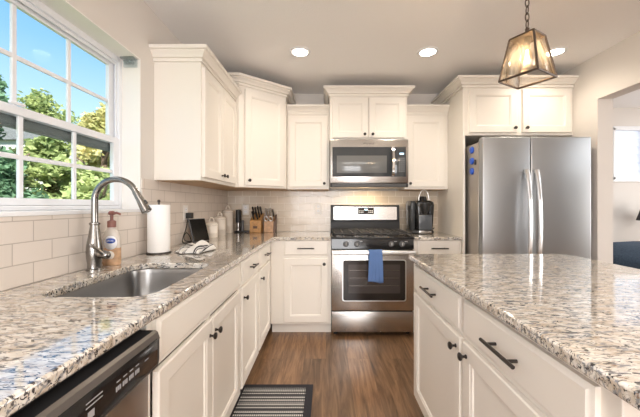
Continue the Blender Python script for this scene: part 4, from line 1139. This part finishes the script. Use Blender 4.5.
bm = BM(); tube(bm, [(kx+0.10, ky+0.10, ZC+0.03), (kx+0.14, ky+0.05, ZC+0.045), (kx+0.17, ky+0.06, ZC+0.05), (kx+0.18, ky+0.14, ZC+0.03), (kx+0.16, ky+0.20, ZC+0.02)], 0.006, 8); link('power_cord', bm, M['blackm'], k)

# ------------------------------------------------------------------ rug
bm = BM(); box(bm, -0.580, -0.086, 1.265, 2.043, 0.0005, 0.009, 0.002)
tag(link('kitchen_mat', bm, M['rug'], None, (-0.333, 1.654, 0.0)), 'black and white striped woven mat on the wood floor below the sink cabinet', 'mat')

# ------------------------------------------------------------------ pendants and ceiling lights
def pendant(cx, cy, lab, power):
    p = root('pendant_light', (cx, cy, HC), lab, 'pendant light', 'lantern pendants over the island')
    uA = Vector((-0.507, 0.863, 0)).normalized(); uB = Vector((0.863, 0.507, 0)).normalized()
    zb, zt, hb, ht = 1.812, 2.010, 0.086, 0.053
    def cr_(h_, z, i):
        a, b_ = ((-1, -1), (1, -1), (1, 1), (-1, 1))[i]
        q = Vector((cx, cy, z))+uA*(a*h_)+uB*(b_*h_); return q
    bm = BM()
    for i in range(4):
        j = (i+1) % 4
        cyl(bm, cr_(hb, zb, i), cr_(hb, zb, j), 0.0052, seg=6); cyl(bm, cr_(ht, zt, i), cr_(ht, zt, j), 0.0048, seg=6); cyl(bm, cr_(hb, zb, i), cr_(ht, zt, i), 0.0048, seg=6)
    link('frame', bm, M['lantern'], p)
    bm = BM(); vs = [bm.verts.new(cr_(ht, zt+0.002, i)) for i in range(4)]; v2 = [bm.verts.new(cr_(0.020, zt+0.022, i)) for i in range(4)]
    ring_faces(bm, vs, v2); bm.faces.new(vs[::-1]); bm.faces.new(v2); link('top_cap', bm, M['lantern'], p)
    for i in range(4):
        j = (i+1) % 4
        bm = BM(); ins = 0.004
        bm.faces.new([bm.verts.new(q) for q in (cr_(hb-ins, zb+0.004, i), cr_(hb-ins, zb+0.004, j), cr_(ht-ins, zt-0.004, j), cr_(ht-ins, zt-0.004, i))])
        link('glass_pane', bm, M['lampglass'], p, solid=0.002)
    bm = BM(); cyl(bm, (cx, cy, zt-0.045), (cx, cy, zt), 0.013, seg=14); cyl(bm, (cx, cy, zt+0.02), (cx, cy, zt+0.045), 0.009, seg=12); link('socket', bm, M['lantern'], p)
    bm = BM(); lathe(bm, (cx, cy, zt-0.045), [(0.010, 0.0), (0.012, -0.012), (0.021, -0.035), (0.023, -0.055), (0.018, -0.075), (0.0, -0.086)], 20); bl = link('bulb', bm, M['bulbglass'], p)
    bm = BM()
    for a in range(4):
        dx, dy = 0.006*math.cos(a*PI/2+0.4), 0.006*math.sin(a*PI/2+0.4); cyl(bm, (cx+dx*0.5, cy+dy*0.5, zt-0.06), (cx+dx, cy+dy, zt-0.112), 0.0022, seg=6)
    link('filament', bm, M['filament'], bl)
    bm = BM(); z = zt+0.045; i = 0
    while z < HC-0.03:
        d = Vector((1, 0, 0)) if i % 2 else Vector((0, 1, 0))
        tube(bm, [Vector((cx, cy, z+0.020))+d*(0.0085*math.cos(a))+Vector((0, 0, 0.021*math.sin(a))) for a in [2*PI*t/14 for t in range(14)]], 0.0026, 6, closed=True)
        z += 0.034; i += 1
    link('chain', bm, M['lantern'], p)
    bm = BM(); lathe(bm, (cx, cy, HC), [(0, -0.03), (0.02, -0.028), (0.055, -0.012), (0.06, -0.0005), (0, -0.0005)], 28); link('canopy', bm, M['lantern'], p)
    lo = light('pendant_glow', 'POINT', (cx, cy, zt-0.10), power, (1.0, 0.78, 0.52), shadow_soft_size=0.025)
pendant(0.963, 1.46, 'bronze and glass lantern pendant hanging above the far end of the island', 3.5)
pendant(0.963, 0.60, 'matching lantern pendant above the near end of the island, seen reflected in the microwave', 3.5)

def downlight(x, y, lab, seen=True, en=14):
    d = root('recessed_light', (x, y, HC), lab, 'ceiling light', 'recessed ceiling lights')
    bm = BM(); lathe(bm, (x, y, HC), [(0.062, -0.004), (0.066, -0.009), (0.085, -0.006), (0.088, -0.0005), (0.062, -0.0005), (0.062, -0.004)], 32); link('trim_ring', bm, M['white'], d)
    bm = BM(); lathe(bm, (x, y, HC), [(0, -0.0035), (0.0615, -0.0035), (0.0615, -0.001), (0, -0.001)], 32); link('lens', bm, M['lens'], d)
    light('downlight_beam', 'SPOT', (x, y, HC-0.02), en, (1.0, 0.88, 0.72), (0, 0, 0), spot_size=math.radians(150), spot_blend=0.9, shadow_soft_size=0.06)
DL = 2.50
downlight(-0.213, DL, 'round recessed ceiling light, leftmost of the three, above the left counter side')
downlight(0.834, DL, 'round recessed ceiling light in front of the microwave, middle of the three')
downlight(1.875, DL, 'round recessed ceiling light in front of the refrigerator, just behind the pendant')

# ------------------------------------------------------------------ side room
ch = root('armchair', (3.35, 3.0, 0), 'navy denim upholstered armchair with pale piping in the room beyond the opening', 'armchair')
bm = BM(); box(bm, 2.90, 3.95, 2.72, 3.55, 0.12, 0.44, 0.05, 4); link('seat_base', bm, M['denim'], ch)
for y, nm in ((2.62, 'arm'), (3.42, 'arm')):
    bm = BM(); box(bm, 2.88, 3.90, y, y+0.2, 0.12, 0.715, 0.06, 4); arm = link(nm, bm, M['denim'], ch)
    bm = BM(); tube(bm, [(2.885, y+0.0, 0.700), (3.88, y+0.0, 0.700)], 0.007, 8); link('piping', bm, M['piping'], arm)
bm = BM(); extr(bm, [(2.93, 0.69), (3.02, 0.76), (3.12, 0.795), (3.40, 0.81), (3.60, 0.81), (3.75, 0.70), (3.75, 0.44), (2.95, 0.44)], lambda p, t: (p[0], t, p[1]), 2.83, 3.41); link('back_cushion', bm, M['denim'], ch, bevel=0.03)
for x in (2.98, 3.85):
    for y in (2.70, 3.54): bm = BM(); cyl(bm, (x, y, 0), (x, y, 0.121), 0.02, 0.026, 12); link('foot', bm, M['darkwood'], ch)
lp = root('floor_lamp', (4.0, 3.72, 0), 'dark-shaded floor lamp behind the navy armchair', 'lamp')
bm = BM(); lathe(bm, (4.0, 3.72, 0), [(0, 0), (0.13, 0), (0.13, 0.015), (0.02, 0.03), (0.012, 0.04), (0.012, 1.05), (0, 1.05)], 24); link('pole', bm, M['bronze'], lp)
bm = BM(); lathe(bm, (4.0, 3.72, 1.02), [(0.155, 0.0), (0.10, 0.19)], 28); link('lamp_shade', bm, M['shade'], lp, solid=0.004)

# ------------------------------------------------------------------ outdoors
bm = BM(); box(bm, -40, -1.5, -20, 40, -0.5, -0.4); o = struct('ground', bm, M['lawn'])
def tree(x, y, H, R0, lab, mat, n, name='tree', low=0.15, size=0.075, cone=False):
    t = root(name, (x, y, -0.4), lab, 'tree', 'trees outside the kitchen window')
    bm = BM(); cyl(bm, (x, y, -0.4), (x+0.1, y, H*0.75), 0.16, 0.05, 10)
    for i in range(7):
        a = i*2.4; z = H*(0.25+0.07*i); cyl(bm, (x+0.05, y, z), (x+math.cos(a)*R0*0.6, y+math.sin(a)*R0*0.6, z+0.5), 0.05, 0.015, 6)
    link('trunk', bm, M['bark'], t)
    bm = BM(); rnd = random.Random(int(x*100+y*10))
    clumps = []
    for i in range(60):
        h = rnd.random(); ang = rnd.random()*2*PI
        rad = R0*((1-h)*0.95+0.03 if cone else math.sqrt(max(0.05, 1-(2*h-0.75)**2)))*(0.45+0.55*rnd.random())
        clumps.append((x+math.cos(ang)*rad, y+math.sin(ang)*rad, -0.4+low*H+(H+0.4-low*H)*h*0.97, R0*(0.20+0.16*rnd.random())*(1-0.55*h if cone else 1-0.35*h)))
    for i in range(n):
        cx, cy, cz, cr0 = clumps[rnd.randrange(len(clumps))]
        d = Vector((rnd.gauss(0, 1), rnd.gauss(0, 1), rnd.gauss(0, 1))).normalized()*cr0*(0.4+0.75*rnd.random())
        c = Vector((cx, cy, cz))+d
        u = Vector((rnd.gauss(0, 1), rnd.gauss(0, 1), rnd.gauss(0, 0.6))).normalized(); v = u.cross(Vector((rnd.gauss(0, 1), rnd.gauss(0, 1), rnd.gauss(0, 1)))).normalized()
        s = size*(0.6+0.8*rnd.random())
        bm.faces.new([bm.verts.new(q) for q in (c-u*s, c-v*s*0.5, c+u*s, c+v*s*0.5)])
    link('foliage', bm, mat, t, smooth=False)
tree(-5.75, 5.2, 3.6, 0.85, 'dark conifer seen at the left edge of the window', M['needle'], 5200, 'conifer_tree', cone=True, size=0.07)
tree(-5.9, 6.4, 2.62, 1.15, 'low leafy green tree filling the middle lower panes of the window', M['leaf'], 12000)
tree(-9.9, 10.7, 5.1, 2.0, 'green broadleaf tree whose crown meets the sky in the middle panes', M['leaf'], 12000)
tree(-5.5, 7.45, 3.6, 1.0, 'yellowing leafy tree at the right side of the window view', M['leafy'], 10000)
tree(-4.2, 5.55, 1.8, 0.8, 'bushy young tree nearest the window, low in the right panes', M['leaf'], 5000, low=0.05)
tree(-9.6, 6.2, 3.3, 1.5, 'broad green tree behind the conifer', M['leaf'], 10000)
tree(-10.5, 14.0, 5.6, 2.0, 'yellow-green tree far behind on the right of the window view', M['leafy'], 8000)
ho = root('garden_shed', (-7.3, 7.85, -0.4), 'small shed with grey shingle roof glimpsed between the trees', 'shed')
bm = BM(); box(bm, -7.95, -6.75, 7.3, 8.4, -0.4, 2.8); link('wall', bm, M['siding'], ho)
bm = BM(); extr(bm, [(-8.1, 2.76), (-6.6, 2.76), (-7.35, 3.32)], lambda p, t: (p[0], t, p[1]), 7.2, 8.5); link('roof', bm, M['shingle'], ho)
